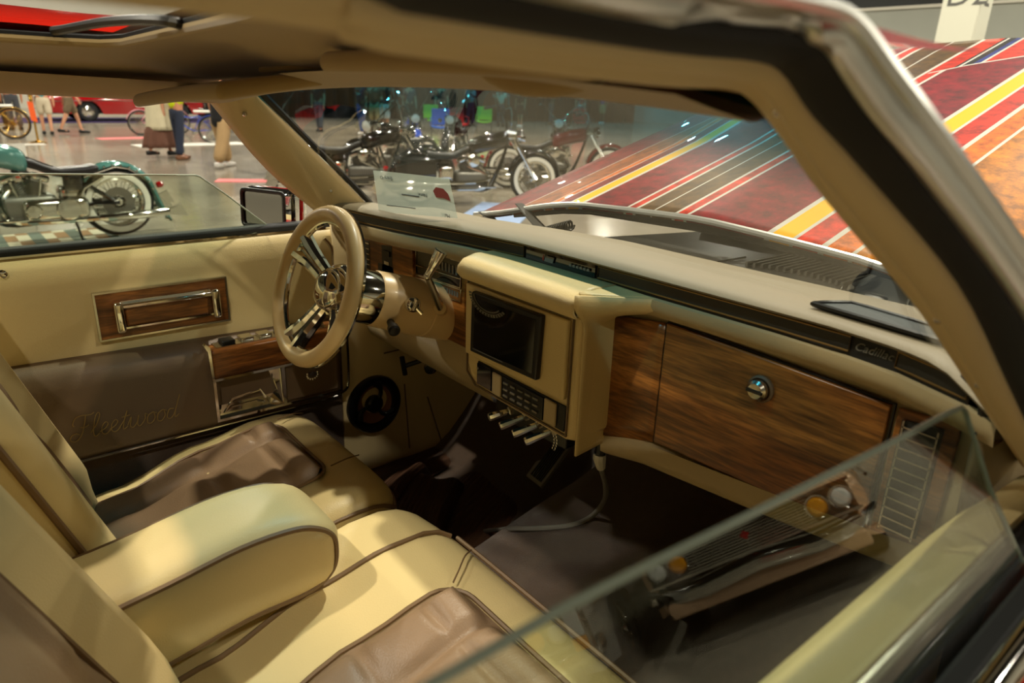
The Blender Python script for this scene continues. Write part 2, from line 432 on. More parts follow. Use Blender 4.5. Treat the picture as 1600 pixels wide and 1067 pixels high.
# sunroof panel tilted open past the far lip, with its lift arm
sp = [at(-60, 51, 1, 0.40), at(286, 58, 1, 0.40), at(290, 42, 1, 0.52), at(140, 33, 1, 0.56), at(-60, 12, 1, 0.56)]
mb = MB(); n = len(sp); off = Vector((0, 0.012, 0.012))
mb.add(list(sp)+[p+off for p in sp], [tuple(range(n)), tuple(range(2*n-1, n-1, -1))]+[(i, (i+1) % n, n+(i+1) % n, n+i) for i in range(n)])
mb.build('sunroof_panel', 'red_paint', car, label='red painted sunroof panel tilted up beyond the far lip')
arm = [at(84, 48, 1, 0.33), at(100, 46, 1, 0.30), at(160, 35, 1, 0.2), at(215, 31, 1, 0.1), at(262, 33, 1, 0.0), at(290, 40, 1, 0.0)]
MB().tube(spline(arm, 6), 0.006, 8).build('sunroof_arm', 'dark_steel', car)
# header rail above the windscreen
def header(u, v):
    y = lerp(-0.60, 0.62, v); prof = [(0.40, 0.012), (0.44, 0.004), (0.485, -0.004), (0.51, 0.0), (0.525, 0.016), (0.53, 0.03)]
    k = u*(len(prof)-1); i = min(int(k), len(prof)-2); f = k-i
    x = lerp(prof[i][0], prof[i+1][0], f); z = lerp(prof[i][1], prof[i+1][1], f)
    return Vector((x-0.05*max(0, -y/0.6)**3*1.0, y, zh(y)+z))
MB().grid(header, 16, 22).build('windscreen_header', 'headliner', car, smooth=60)
# far roof rail
def frail(u, v):
    x = lerp(-1.1, 0.50, v); prof = [(0.56, 0.018), (0.60, 0.002), (0.635, -0.012), (0.655, -0.018), (0.675, -0.012), (0.70, 0.02)]
    k = u*(len(prof)-1); i = min(int(k), len(prof)-2); f = k-i
    return Vector((x, lerp(prof[i][0], prof[i+1][0], f), 1.238-0.03*max(0, x)**1.0+lerp(prof[i][1], prof[i+1][1], f)))
MB().grid(frail, 18, 14).build('roof_rail', 'headliner', car, smooth=60)
MB().tube([(x, 0.615, 1.247-0.03*max(0, x)) for x in (-1.0, -0.5, 0, 0.2, 0.35, 0.46)], 0.004, 6).build('rail_welt', 'black_soft', car)
# near roof rail + passenger A-pillar: strips that run along the rail, then down the pillar
I_ = [(-1.1, -0.60, 1.282), (0.0, -0.60, 1.280), (0.16, -0.60, 1.270), (0.33, -0.60, 1.262), (0.40, -0.60, 1.262), (0.431, -0.602, 1.256), (0.462, -0.612, 1.232), (0.498, -0.63, 1.194), (0.607, -0.66, 1.11), (0.71, -0.676, 1.034), (0.818, -0.69, 0.955), (0.90, -0.70, 0.89)]
M_ = [(-1.1, -0.622, 1.286), (0.0, -0.622, 1.284), (0.15, -0.622, 1.274), (0.30, -0.622, 1.268), (0.37, -0.622, 1.267), (0.400, -0.628, 1.258), (0.43, -0.64, 1.230), (0.463, -0.658, 1.192), (0.565, -0.69, 1.112), (0.66, -0.708, 1.034), (0.76, -0.722, 0.955), (0.85, -0.735, 0.89)]
B_ = [(-1.1, -0.64, 1.29), (0.0, -0.64, 1.288), (0.14, -0.64, 1.280), (0.28, -0.64, 1.276), (0.35, -0.642, 1.275), (0.382, -0.648, 1.268), (0.40, -0.662, 1.245), (0.43, -0.68, 1.218), (0.508, -0.72, 1.147), (0.60, -0.742, 1.06), (0.70, -0.76, 0.97), (0.80, -0.77, 0.89)]
C_ = [(-1.1, -0.68, 1.294), (0.0, -0.68, 1.292), (0.13, -0.68, 1.286), (0.26, -0.68, 1.280), (0.33, -0.682, 1.281), (0.362, -0.686, 1.277), (0.385, -0.70, 1.25), (0.409, -0.72, 1.219), (0.501, -0.76, 1.137), (0.59, -0.782, 1.055), (0.69, -0.80, 0.965), (0.78, -0.81, 0.89)]
D_ = [(-1.1, -0.692, 1.304), (0.0, -0.692, 1.302), (0.13, -0.690, 1.297), (0.26, -0.690, 1.292), (0.32, -0.690, 1.292), (0.352, -0.697, 1.287), (0.372, -0.712, 1.268), (0.40, -0.729, 1.240), (0.485, -0.766, 1.163), (0.575, -0.790, 1.083), (0.68, -0.810, 0.99), (0.78, -0.822, 0.905)]
D_ = [tuple(Vector(a_).lerp(Vector(b_), 0.55)) for a_, b_ in zip(C_, D_)]
def strip(A, Bc, name, m, bulge=0.0, thick=0.008, k=4, nv=7):
    a = spline(A, k); b = spline(Bc, k); N = len(a)
    def fn(u, v):
        i = min(N-1, int(round(u*(N-1)))); p = a[i].lerp(b[i], v); d = (b[i]-a[i])
        t = (a[min(i+1, N-1)]-a[max(i-1, 0)]).normalized(); nn = t.cross(d)
        nn = nn.normalized() if nn.length > 1e-7 else Vector((0, 0, 1))
        tocam = (CAM-p); nn = nn if nn.dot(Vector((-0.3, 0.6, -0.7))) > 0 else -nn
        return p+nn*bulge*4*v*(1-v)
    return MB().grid(fn, N, nv).build(name, m, car, smooth=70, solid=thick)
strip(I_, M_, 'pillar_trim', 'cream_vinyl', 0.006)
strip(M_, B_, 'pillar_trim_outer', 'cream_vinyl', 0.007)
MB().tube(spline([Vector(p).lerp(Vector(q), 0.42)+Vector((-0.002, 0.004, -0.005)) for p, q in zip(M_, B_)], 4), 0.0022, 6).build('trim_groove', 'taupe_dark', car)
strip(B_, C_, 'weatherstrip', 'rubber', 0.006)
strip(C_, D_, 'drip_rail', 'bright_trim', 0.008)
mb = MB()
up2 = [Vector(p)+Vector((0.0, -0.002, 0.004)) for p in D_]
mb.tube(spline(up2, 4), 0.0055, 8); mb.build('drip_moulding', 'bright_trim', car)
for q in (3.2, 5.5, 8.2, 9.1):
    i = int(q); p = Vector(M_[i]).lerp(Vector(M_[i+1]), q-i); nn = Vector((-0.25, 0.55, -0.2)).normalized()
    MB().lathe([(0.004, 0.0), (0.004, 0.003), (0.0, 0.005)], p+Vector((0, 0.004, 0)), nn, 10).build('trim_screw', 'chrome_soft', car)
# far A-pillar
WS = [(0.545, 0.60, 1.236), (0.62, 0.628, 1.17), (0.70, 0.655, 1.10), (0.78, 0.68, 1.03), (0.86, 0.70, 0.955), (0.90, 0.71, 0.92)]
DS = [(0.470, 0.66, 1.224), (0.515, 0.68, 1.17), (0.571, 0.70, 1.102), (0.64, 0.728, 1.035), (0.735, 0.75, 0.955), (0.80, 0.76, 0.905)]
a = spline(WS, 4); b = spline(DS, 4); N = len(a)
def fp(u, v):
    i = int(round(u*(N-1))); p = a[i].lerp(b[i], v)
    return p+Vector((-0.35, -0.75, 0.1))*0.02*math.sin(PI*v)**0.6
MB().grid(fp, N, 9).build('pillar_trim', 'cream_vinyl', car, smooth=70, solid=0.006)
MB().tube(spline([Vector(p)+Vector((0.008, 0.0, 0.004)) for p in WS], 4), 0.007, 8).build('windscreen_seal', 'rubber', car)
for (u, v) in ((382, 178), (517, 298), (396, 154)):
    p = at(u, v, 1, 0.63 if v < 200 else 0.69); MB().lathe([(0.006, 0), (0.006, 0.003), (0, 0.0055)], p, (-0.4, -0.9, 0.1), 10).build('trim_screw', 'chrome_soft', car)
# little black hook under the visor
p = at(345, 146, 1, 0.60)
MB().box((0, 0, 0), (0.03, 0.012, 0.012), Matrix.Translation(p)).tube([p, p+Vector((0.012, 0, 0.012)), p+Vector((0.024, 0, 0.006))], 0.003, 6).build('visor_hook', 'black', car)
# windscreen
def wsf(u, v):
    y = lerp(-1, 1, v)
    top = Vector((interp([(-1, 0.445), (-0.8, 0.50), (-0.5, 0.55), (0, 0.575), (0.5, 0.575), (1, 0.552)], y), 0.60*y, zh(0.6*y)+0.012))
    bot = Vector((interp([(-1, 0.835), (-0.8, 0.95), (-0.5, 1.05), (0, 1.10), (0.5, 1.06), (0.8, 0.97), (1, 0.868)], y), 0.70*y, 0.952))
    p = top.lerp(bot, u); return p+Vector((0.03, 0, 0.02))*math.sin(PI*u)*(1-y*y)
MB().grid(wsf, 12, 28).build('windshield', 'windshield_glass', car, smooth=80, label='windscreen with a blue tint band along its top')
# floor pan with tunnel, toe board, firewall
def floorf(u, v):
    x = lerp(-1.3, 1.55, u); y = lerp(-0.76, 0.76, v)
    tun = smooth([(-0.26, 0), (-0.12, 1), (0.12, 1), (0.26, 0)], y)*smooth([(-1, 0.10), (0.6, 0.12), (1.1, 0.2), (1.4, 0.25)], x)
    toe = smooth([(1.02, 0), (1.5, 0.42)], x)
    return Vector((x, y, 0.19+max(tun, toe)+0.35*min(tun, toe)))
MB().grid(floorf, 48, 40).build('carpet', 'carpet', car, smooth=80)
MB().box((1.5, 0, 0.54), (0.03, 1.5, 0.60)).build('firewall', 'black_soft', car)
MB().box((1.205, 0, 0.815), (0.61, 1.53, 0.02)).build('footwell_light_block', 'black_soft', car)  # unseen plate added to keep light from above out of the footwells
MB().box((1.09, 0, 0.87), (0.02, 1.46, 0.13)).build('dash_light_block', 'black_soft', car)  # unseen upright added to stop light leaking in behind the dash pad
MB().box((0.15, 0.0, 0.12), (2.9, 1.62, 0.06)).build('floor_pan', 'black_soft', car)
# cowl-side kick panel with seams on the driver's side
def kick(u, v):
    x = lerp(0.77, 1.5, u); z = lerp(0.10, lerp(0.93, 0.76, u), v)
    return Vector((x, 0.757-0.02*math.sin(PI*v)+0.02*u, z))
kp = MB().grid(kick, 10, 10).build('kick_panel', 'cream_vinyl', car, smooth=80, solid=0.01)
for L in ([(632, 600), (640, 700)], [(600, 552), (650, 540)], [(668, 620), (690, 690)]):
    MB().tube([at(u, v, 1, 0.728) for u, v in L], 0.002, 5).build('panel_seam', 'taupe_dark', kp)
def kick2(u, v): p = kick(u, v); return Vector((p.x, -p.y, p.z))
MB().grid(kick2, 8, 8).build('kick_panel', 'cream_vinyl', car, smooth=80, solid=0.01)
# quarter panels and rear bulkhead close the cabin behind the seats
for s in (-1, 1):
    MB().soft(-1.5, -0.62, s*0.86-0.09, s*0.86+0.09, 0.0, 0.88, 0.05, 4).build('quarter_panel', 'red_paint', car)
    def cp(u, v, s=s): return Vector((lerp(-1.1, -1.5, u)+0.25*v*(1-u), s*lerp(0.80, 0.66, v), lerp(0.88, 1.27, v)))
    MB().grid(cp, 4, 6).build('rear_pillar', 'headliner', car, solid=0.03)
MB().box((-1.35, 0, 0.5), (0.05, 1.6, 0.76)).build('rear_bulkhead', 'taupe_dark', car)
# outer skin below the doors
for s in (-1, 1): MB().soft(-1.6, 1.3, s*0.88-0.05, s*0.88+0.05, -0.02, 0.16, 0.03, 3).build('rocker_panel', 'red_paint', car)
# running gear keeps the body off the floor
for (x, s) in ((1.75, -1), (1.75, 1), (-1.35, -1), (-1.35, 1)):
    tyre = MB().lathe([(-0.1, 0.2), (-0.1, 0.29), (-0.07, 0.33), (0.07, 0.33), (0.1, 0.29), (0.1, 0.2), (-0.1, 0.2)], (x, s*0.78, GZ+0.33), (0, 1, 0), 28).build('tyre', 'rubber', car)
    MB().lathe([(-0.09, 0.21), (0.0, 0.2), (0.03, 0.05), (0.06, 0.0)], (x, s*0.78, GZ+0.33), (0, s, 0), 28).build('wheel_rim', 'chrome', tyre)
MB().box((0.2, 0.55, 0.05), (3.9, 0.1, 0.12)).box((0.2, -0.55, 0.05), (3.9, 0.1, 0.12)).box((1.75, 0, 0.05), (0.12, 1.5, 0.1)).box((-1.35, 0, 0.05), (0.12, 1.5, 0.1)).build('chassis', 'black_soft', car, kind=None)

# ------------------------------------------------------------------ raised hood with painted stripes
def hood_material():
    m = bpy.data.materials.new('serape_paint'); m.use_nodes = True; nt = m.node_tree; b = nt.nodes['Principled BSDF']
    N = lambda t: nt.nodes.new(t); L = nt.links.new
    tc = N('ShaderNodeTexCoord'); uv = N('ShaderNodeSeparateXYZ'); L(tc.outputs['UV'], uv.inputs[0])
    def math_(op, a, bb=None, clamp=False):
        n = N('ShaderNodeMath'); n.operation = op; n.use_clamp = clamp
        for i, q in enumerate((a, bb)):
            if q is None: continue
            if isinstance(q, (int, float)): n.inputs[i].default_value = q
            else: L(q, n.inputs[i])
        return n.outputs[0]
    # uv.x = s/2 , uv.y = (y+1)/2
    s = math_('MULTIPLY', uv.outputs[0], 2.0); y = math_('SUBTRACT', math_('MULTIPLY', uv.outputs[1], 2.0), 1.0)
    fan = math_('ADD', 1.0, math_('MULTIPLY', math_('SUBTRACT', s, 0.55, True), 0.5))
    t = math_('ADD', math_('MINIMUM', y, 0.04), math_('DIVIDE', math_('MAXIMUM', math_('SUBTRACT', y, 0.04), 0.0), fan))
    tt = math_('ADD', t, 0.5, True)
    w = (0.58, 0.56, 0.50); dk = s2l((132, 0, 24)); gold = s2l((204, 130, 0)); org = s2l((236, 122, 0)); yel = s2l((244, 182, 0)); red = s2l((216, 44, 6)); ol = s2l((92, 66, 14)); blk = s2l((16, 15, 16)); blu = s2l((26, 50, 140)); brn = s2l((160, 84, 12)); dr = s2l((128, 8, 8))
    e = 0.0045
    stops = [(-0.5, gold)]
    def edge(pos, colr, wd=e): stops.append((pos-wd, w)); stops.append((pos+wd, colr))
    edge(-0.322, org); edge(-0.266, red); edge(-0.205, yel); edge(-0.152, dk); edge(0.045, red); edge(0.075, ol); edge(0.135, ol, 0.002); edge(0.185, red); edge(0.213, dk)
    edge(0.352, yel); edge(0.396, dr, 0.0025); edge(0.444, org, 0.0025); edge(0.476, brn, 0.002)
    ramp = N('ShaderNodeValToRGB'); ramp.color_ramp.interpolation = 'CONSTANT'; el = ramp.color_ramp.elements
    el[0].position = 0; el[0].color = (*stops[0][1], 1); el.remove(el[1])
    for p, cc in stops[1:]:
        if len(el) >= 32: break
        q = el.new(max(0, min(1, p+0.5))); q.color = (*cc, 1)
    L(tt, ramp.inputs[0])
    # outermost band: y > .54 dark red with a fine line
    outer = math_('GREATER_THAN', y, 0.600); outl = math_('GREATER_THAN', y, 0.595)
    m1 = N('ShaderNodeMixRGB'); L(outl, m1.inputs[0]); L(ramp.outputs[0], m1.inputs[1]); m1.inputs[2].default_value = (*w, 1)
    m2 = N('ShaderNodeMixRGB'); L(outer, m2.inputs[0]); L(m1.outputs[0], m2.inputs[1]); m2.inputs[2].default_value = (*dr, 1)
    # nose graphic beyond the swoosh
    sw = math_('ADD', 1.262, math_('MULTIPLY', math_('SUBTRACT', 0.081, y), 1.15))
    inb = math_('LESS_THAN', y, 0.081)
    fr = math_('MULTIPLY', math_('GREATER_THAN', s, sw), inb); frl = math_('MULTIPLY', math_('GREATER_THAN', s, math_('SUBTRACT', sw, 0.014)), inb)
    r2 = N('ShaderNodeValToRGB'); r2.color_ramp.interpolation = 'CONSTANT'; el = r2.color_ramp.elements
    el[0].position = 0; el[0].color = (*red, 1); el[1].position = 0.476; el[1].color = (*w, 1)
    for p, cc in ((0.483, blu), (0.498, blk), (0.518, w), (0.526, blk), (0.533, red)):
        q = el.new(p); q.color = (*cc, 1)
    L(math_('ADD', y, 0.5, True), r2.inputs[0])
    m3 = N('ShaderNodeMixRGB'); L(frl, m3.inputs[0]); L(m2.outputs[0], m3.inputs[1]); m3.inputs[2].default_value = (*w, 1)
    m4 = N('ShaderNodeMixRGB'); L(fr, m4.inputs[0]); L(m3.outputs[0], m4.inputs[1]); L(r2.outputs[0], m4.inputs[2])
    # marbled flake in the candy paint
    nz = N('ShaderNodeTexNoise'); nz.inputs['Scale'].default_value = 26; nz.inputs['Detail'].default_value = 8; nz.inputs['Roughness'].default_value = 0.7
    L(tc.outputs['Object'], nz.inputs['Vector'])
    rp = N('ShaderNodeValToRGB'); rp.color_ramp.elements[0].position = 0.35; rp.color_ramp.elements[1].position = 0.7
    rp.color_ramp.elements[0].color = (0.34, 0.30, 0.30, 1); rp.color_ramp.elements[1].color = (1.3, 1.15, 1.15, 1)
    L(nz.outputs['Fac'], rp.inputs[0])
    sep = N('ShaderNodeSeparateColor'); L(m4.outputs[0], sep.inputs[0])
    fl = math_('LESS_THAN', math_('ABSOLUTE', math_('SUBTRACT', sep.outputs[1], 0.10)), 0.135)
    mm = N('ShaderNodeMixRGB'); mm.blend_type = 'MULTIPLY'; L(fl, mm.inputs[0]); L(m4.outputs[0], mm.inputs[1]); L(rp.outputs[0], mm.inputs[2])
    L(mm.outputs[0], b.inputs['Base Color'])
    b.inputs['Roughness'].default_value = 0.45; b.inputs['Specular IOR Level'].default_value = 0.2; b.inputs['Coat Weight'].default_value = 0.35; b.inputs['Coat Roughness'].default_value = 0.015
    MATS['serape'] = m
hood_material()
TH = math.radians(16)
def hoodp(s, y):
    plane = Vector((1.2, 0, 0.985))+Vector((math.cos(TH), 0, math.sin(TH)))*s+Vector((0, y, 0))
    n = Vector((-math.sin(TH), 0, math.cos(TH)))
    crown = 0.0-0.075*smooth([(0.30, 0), (0.80, 1)], abs(y))+0.012*(1-min(1, abs(y)/0.3))
    return plane+n*crown
hood = thing('hood', 'raised engine hood painted with bright lengthwise serape stripes', 'car hood', (1.2, 0, 0.985))
def hsl(y): return 1.70-0.26*(abs(y-0.08)/0.6)**2.0 if abs(y) < 0.9 else 1.3
def hsr(y): return -0.02+0.07*(1-(abs(y)/0.8)**2)
mb = MB(); NU, NV = 40, 60
def hg(u, v):
    y = lerp(-0.80, 0.74, v); return hoodp(lerp(hsr(y), hsl(y), u), y)
mb.grid(hg, NU, NV)
ho = mb.build('hood_skin', 'serape', hood, smooth=80)
me = ho.data; uvl = me.uv_layers.new(name='UVMap')
nn = Vector((math.cos(TH), 0, math.sin(TH)))
for lp in me.loops:
    p = me.vertices[lp.vertex_index].co; uvl.data[lp.index].uv = ((p.dot(nn))/2.0, (p.y+1)/2.0)
md = ho.modifiers.new('thick', 'SOLIDIFY'); md.thickness = 0.012; md.offset = -1
ed = [hoodp(hsr(y), y)+Vector((-0.006, 0, 0.0)) for y in [lerp(-0.80, 0.74, k/30) for k in range(31)]]
MB().tube(ed, 0.007, 8).build('hood_edge_moulding', 'bright_trim', hood)
MB().grid(lambda u, v: hoodp(lerp(0.06, 1.45, u), lerp(-0.7, 0.66, v))+Vector((math.sin(TH), 0, -math.cos(TH)))*(0.03+0.01*math.sin(10*u)*math.sin(14*v)), 10, 14).build('hood_liner', 'black_soft', hood, solid=0.01)
# hinge arm and coil spring under the far rear corner
h0 = at(812, 318, 0, 1.22); h1 = at(850, 360, 0, 1.18)
dv = (h1-h0)
MB().prism([(-0.012, 0), (0.012, 0), (0.016, dv.length), (-0.016, dv.length)], h0, (1, 0, 0), dv.normalized(), Vector((0, 0.008, 0))).build('hinge_arm', 'dark_steel', hood)
q0 = at(757, 330, 0, 1.22); q1 = at(775, 350, 0, 1.2); dq = q1-q0
MB().prism([(-0.02, 0), (0.02, 0), (0.012, dq.length), (-0.012, dq.length)], q0, (1, 0, 0), dq.normalized(), Vector((0, 0.006, 0))).build('hinge_bracket', 'dark_steel', hood)
s0 = at(850, 363, 0, 1.17); s1 = at(892, 352, 0, 1.17)
mb = MB(); cp_ = []
for k in range(100):
    t = k/99; p = s0.lerp(s1, t); a_ = t*2*PI*11
    cp_.append(p+Vector((math.cos(a_)*0.012, 0, math.sin(a_)*0.012)))
mb.tube(cp_, 0.0028, 5).build('hinge_spring', 'dark_steel', hood)
# panel over the engine seen through the gap under the hood
eng = thing('engine_cover', 'dark grey engine bay cover with ribbed vents below the raised hood', 'engine cover', (1.3, -0.2, 0.80))
poly = [(1.10, 0.235), (1.19, 0.25), (1.48, 0.17), (1.62, 0.06), (1.62, -0.75), (1.08, -0.75)]
MB().prism(poly, (0, 0, 0.86), (1, 0, 0), (0, 1, 0), (0, 0, 0.075)).build('cover_plate', 'grey_panel', eng, bevel=0.006)
for k in range(15):
    y = -0.125-0.0135*k
    MB().box((1.305+0.03*math.sin(k*0.2), y, 0.941), (0.15, 0.005, 0.010)).build('vent_rib', 'chrome_soft', eng)
MB().tube(spline([(1.40, -0.11, 0.945), (1.42, -0.2, 0.95), (1.40, -0.31, 0.95), (1.22, -0.34, 0.945)], 5), 0.006, 6).build('cover_trim', 'chrome_soft', eng)
MB().prism([(1.47, 0.16), (1.62, 0.06), (1.62, -0.75), (1.50, -0.75)], (0, 0, 0.936), (1, 0, 0), (0, 1, 0), (0, 0, 0.022)).build('seal_strip', 'black_soft', eng, bevel=0.004)
p = at(1118, 366, 2, 0.962)
mat('red_print', (176, 24, 14), 0.5)
for k in range(4):
    a_ = p+Vector((0.02-0.006*k, -0.018*k, 0.0))
    MB().tube([a_, a_+Vector((0.012, -0.006, 0)), a_+Vector((0.004, -0.012, 0)), a_+Vector((0.018, -0.014, 0))], 0.002, 4).build('red_mark', 'red_print', eng)
MB().tube([at(790+195, 386, 2, 0.938), at(1005, 391, 2, 0.938)], 0.003, 5).build('red_mark', 'red_print', eng)
for (u0, v0, u1, v1) in ((1105, 412, 1165, 402), (1312, 455, 1316, 445), (1325, 447, 1322, 458), (1368, 460, 1375, 470), (1412, 487, 1420, 468), (1430, 489, 1438, 472)):
    MB().tube([at(u0, v0, 2, 0.938), at(u1, v1, 2, 0.938)], 0.0022, 5).build('cover_seam', 'chrome_soft', eng)
p = at(1368, 468, 2, 0.938); MB().lathe([(0, 0.018), (0.006, 0.018), (0.008, 0.010), (0.008, 0.0)], p, (0, 0, 1), 16).build('cover_cap', 'steel', eng)
MB().soft(1.53, 2.2, -0.6, 0.2, 0.25, 0.86, 0.05, 4).build('engine_block', 'black_soft', eng)

# ------------------------------------------------------------------ driver's door (far side)
dd = thing('driver_door', 'cream and taupe inner side of the far door with wood grab handle', 'car door', (0.2, 0.80, 0.2))
prof = [(0.800, 0.912), (0.782, 0.912), (0.766, 0.905), (0.755, 0.885), (0.750, 0.85), (0.749, 0.80), (0.751, 0.74), (0.753, 0.68), (0.753, 0.60)]
MB().grid(lambda u, v: Vector((lerp(-0.62, 0.795, u), *prof[int(round(v*(len(prof)-1)))])), 24, len(prof)).build('upper_panel', 'cream', dd, smooth=70)
# taupe pad with rounded ledge
def pad(u, v):
    x = lerp(-0.62, 0.785, u)
    zt = 0.698-0.028*max(0, x)
    pr = [(0.752, zt+0.004), (0.735, zt+0.003), (0.718, zt-0.006), (0.706, zt-0.022), (0.701, zt-0.05), (0.700, 0.60), (0.700, 0.54), (0.703, 0.50), (0.710, 0.482), (0.735, 0.476), (0.752, 0.474)]
    y, z = pr[int(round(v*(len(pr)-1)))]
    if u > 0.97: y = lerp(y, 0.75, (u-0.97)/0.03)
    return Vector((x, y, z))
lp = MB().grid(pad, 40, 11).build('lower_pad', 'taupe_dark', dd, smooth=70, label='dark taupe padded lower door panel with stitched script')
MB().tube([(x, 0.706, 0.480) for x in (-0.6, 0.0, 0.4, 0.74)], 0.003, 6).build('chrome_strip', 'chrome', dd)
MB().tube(spline([(0.772, 0.703, 0.672), (0.774, 0.702, 0.60), (0.772, 0.702, 0.52), (0.765, 0.703, 0.495), (0.745, 0.704, 0.486)], 5), 0.0035, 6).build('chrome_strip', 'chrome', dd)
MB().box((0.10, 0.765, 0.33), (1.44, 0.04, 0.30)).build('lower_skin', 'carpet', dd)
# belt line: rubber, chrome
MB().tube([(x, 0.772, 0.913-0.004*x) for x in (-0.62, 0, 0.4, 0.8)], 0.0045, 6).build('belt_chrome', 'chrome', dd)
MB().box((0.09, 0.800, 0.915), (1.44, 0.035, 0.022)).build('belt_seal', 'rubber', dd, bevel=0.006)
MB().soft(-0.62, 0.80, 0.82, 0.96, 0.1, 0.905, 0.04, 5, fn=lambda p: Vector((p.x, p.y-0.04*max(0, (p.z-0.6))/0.3, p.z))).build('door_skin', 'red_paint', dd)
# lock button at the rear
p = at(3, 428, 1, 0.752); MB().lathe([(0, 0.009), (0.004, 0.0085), (0.006, 0.005), (0.006, 0)], p, (0, -1, 0), 14).build('lock_button', 'chrome', dd)
# glass half raised, slanted front edge
gl = [(-0.62, 1.075), (0.115, 1.072), (0.30, 1.064), (0.447, 1.058), (0.462, 1.052), (0.52, 1.006), (0.60, 0.94), (0.63, 0.905), (-0.62, 0.905)]
yg = lambda z: 0.797-0.42*(z-0.905)*1.0
gl = [(q.x, q.z) for q in [at(-60, 272, 1, 0.728), at(200, 274, 1, 0.730), at(306, 275, 1, 0.731), at(313, 277, 1, 0.732), at(355, 305, 1, 0.745), at(400, 339, 1, 0.77), at(418, 352, 1, 0.78)]]
gl = [(-0.62, gl[0][1])]+gl+[(0.70, 0.905), (-0.62, 0.905)]
mb = MB(); n = len(gl); vs = [Vector((x, yg(z), z)) for x, z in gl]; th = Vector((0, 0.005, 0.002))
mb.add(vs+[v+th for v in vs], [tuple(range(n)), tuple(range(2*n-1, n-1, -1))]); mb.build('door_glass', 'side_glass', dd, smooth=0)
mat('glass_edge', (118, 126, 112), 0.2, spec=0.6); mat('glass_edge_pale', (196, 206, 190), 0.2)
mb = MB(); mb.tube([v+th*0.5 for v in vs[:-2]], 0.0018, 6); mb.build('glass_edge', 'glass_edge_pale', dd)
# grab handle: wood plate, chrome frames, two posts and bar
DX = Vector((1, 0, 0)); DZ = Vector((0, 0, 1)); DN = Vector((0, -1, 0))
PT = [at(146, 457, 1, 0.748), at(350, 436, 1, 0.748), at(355, 500, 1, 0.748), at(152, 529, 1, 0.748)]
hx0, hx1, hz0, hz1 = 0.232, 0.497, 0.725, 0.825
def rect(x0, x1, z0, z1): return [(x0, z0), (x1, z0), (x1, z1), (x0, z1)]
hp = MB().prism(rect(hx0, hx1, hz0, hz1), (0, 0.75, 0), DX, DZ, (0, -0.008, 0)).build('handle_plate', 'wood_x', dd, bevel=0.002)
MB().ring(rect(hx0-0.003, hx1+0.003, hz0-0.003, hz1+0.003), rect(hx0+0.001, hx1-0.001, hz0+0.001, hz1-0.001), (0, 0.75, 0), DX, DZ, (0, -0.010, 0)).build('plate_frame', 'chrome_soft', hp)
MB().ring(rect(hx0+0.030, hx1-0.022, hz0+0.018, hz1-0.020), rect(hx0+0.034, hx1-0.026, hz0+0.022, hz1-0.028), (0, 0.744, 0), DX, DZ, (0, -0.008, 0)).build('recess_frame', 'chrome', hp)
MB().prism(rect(hx0+0.05, hx1-0.045, hz0+0.024, hz1-0.03), (0, 0.744, 0), DX, DZ, (0, -0.016, 0)).build('pull_bar', 'wood_x', hp, bevel=0.005)
MB().prism(rect(hx0+0.045, hx1-0.035, hz1-0.034, hz1-0.024), (0, 0.744, 0), DX, DZ, (0, -0.022, 0)).build('pull_trim', 'chrome', hp, bevel=0.003)
for x in (hx0+0.038, hx1-0.030):
    MB().soft(x-0.009, x+0.009, 0.715, 0.746, hz0+0.016, hz1-0.018, 0.006, 3).build('handle_post', 'chrome', hp)
# armrest control pod
PY = 0.672
px0, px1 = 0.425, 0.745
pod = MB().soft(px0+0.004, px1, PY, 0.75, 0.612, 0.680, 0.008, 6).build('control_pod', 'wood_x', dd, label='wood armrest pod with chrome window switches')
MB().prism(rect(px0+0.02, px1-0.03, -0.735, -0.685), (0, 0, 0.680), DX, (0, -1, 0), (0, 0, 0.002)).build('switch_plate', 'chrome_soft', pod)
for k, x in enumerate((0.462, 0.505, 0.548, 0.592, 0.636, 0.680)):
    MB().soft(x, x+0.03, 0.695, 0.727, 0.681, 0.690, 0.003, 2).build('window_switch', ('black', 'chrome', 'chrome')[k % 3], pod)
fr = MB().ring(rect(px0, 0.738, 0.508, 0.614), rect(px0+0.006, 0.732, 0.514, 0.608), (0, PY+0.002, 0), DX, DZ, (0, -0.006, 0)).build('cell_frame', 'chrome', dd)
MB().prism([(px0, 0.614), (px0+0.005, 0.614), (px0+0.003, 0.690), (px0-0.006, 0.700), (px0-0.01, 0.695), (px0-0.003, 0.68)], (0, PY+0.01, 0), DX, DZ, (0, -0.012, 0)).build('pod_edge', 'chrome', dd)
MB().prism(rect(0.582, 0.590, 0.512, 0.610), (0, PY+0.002, 0), DX, DZ, (0, -0.008, 0)).build('cell_divider', 'chrome', fr)
# chrome tray cell: sloped mirror facets
tray = MB().add([(px0+0.006, PY, 0.514), (0.582, PY, 0.514), (0.582, PY, 0.608), (px0+0.006, PY, 0.608), (px0+0.03, 0.715, 0.545), (0.562, 0.715, 0.545), (0.562, 0.70, 0.600), (px0+0.03, 0.70, 0.600)], [(0, 1, 5, 4), (1, 2, 6, 5), (2, 3, 7, 6), (3, 0, 4, 7), (4, 5, 6, 7)]).build('ashtray', 'chrome', dd, smooth=0)
MB().tube([(px0+0.02, 0.685, 0.520), (px0+0.045, 0.69, 0.548), (0.535, 0.69, 0.556), (0.545, 0.685, 0.535)], 0.003, 6).build('tray_wire', 'chrome', tray)
MB().prism(rect(0.592, 0.732, 0.514, 0.608), (0, PY+0.012, 0), DX, DZ, (0, -0.008, 0)).build('pocket_door', 'taupe_dark', dd, bevel=0.004)
em = MB()
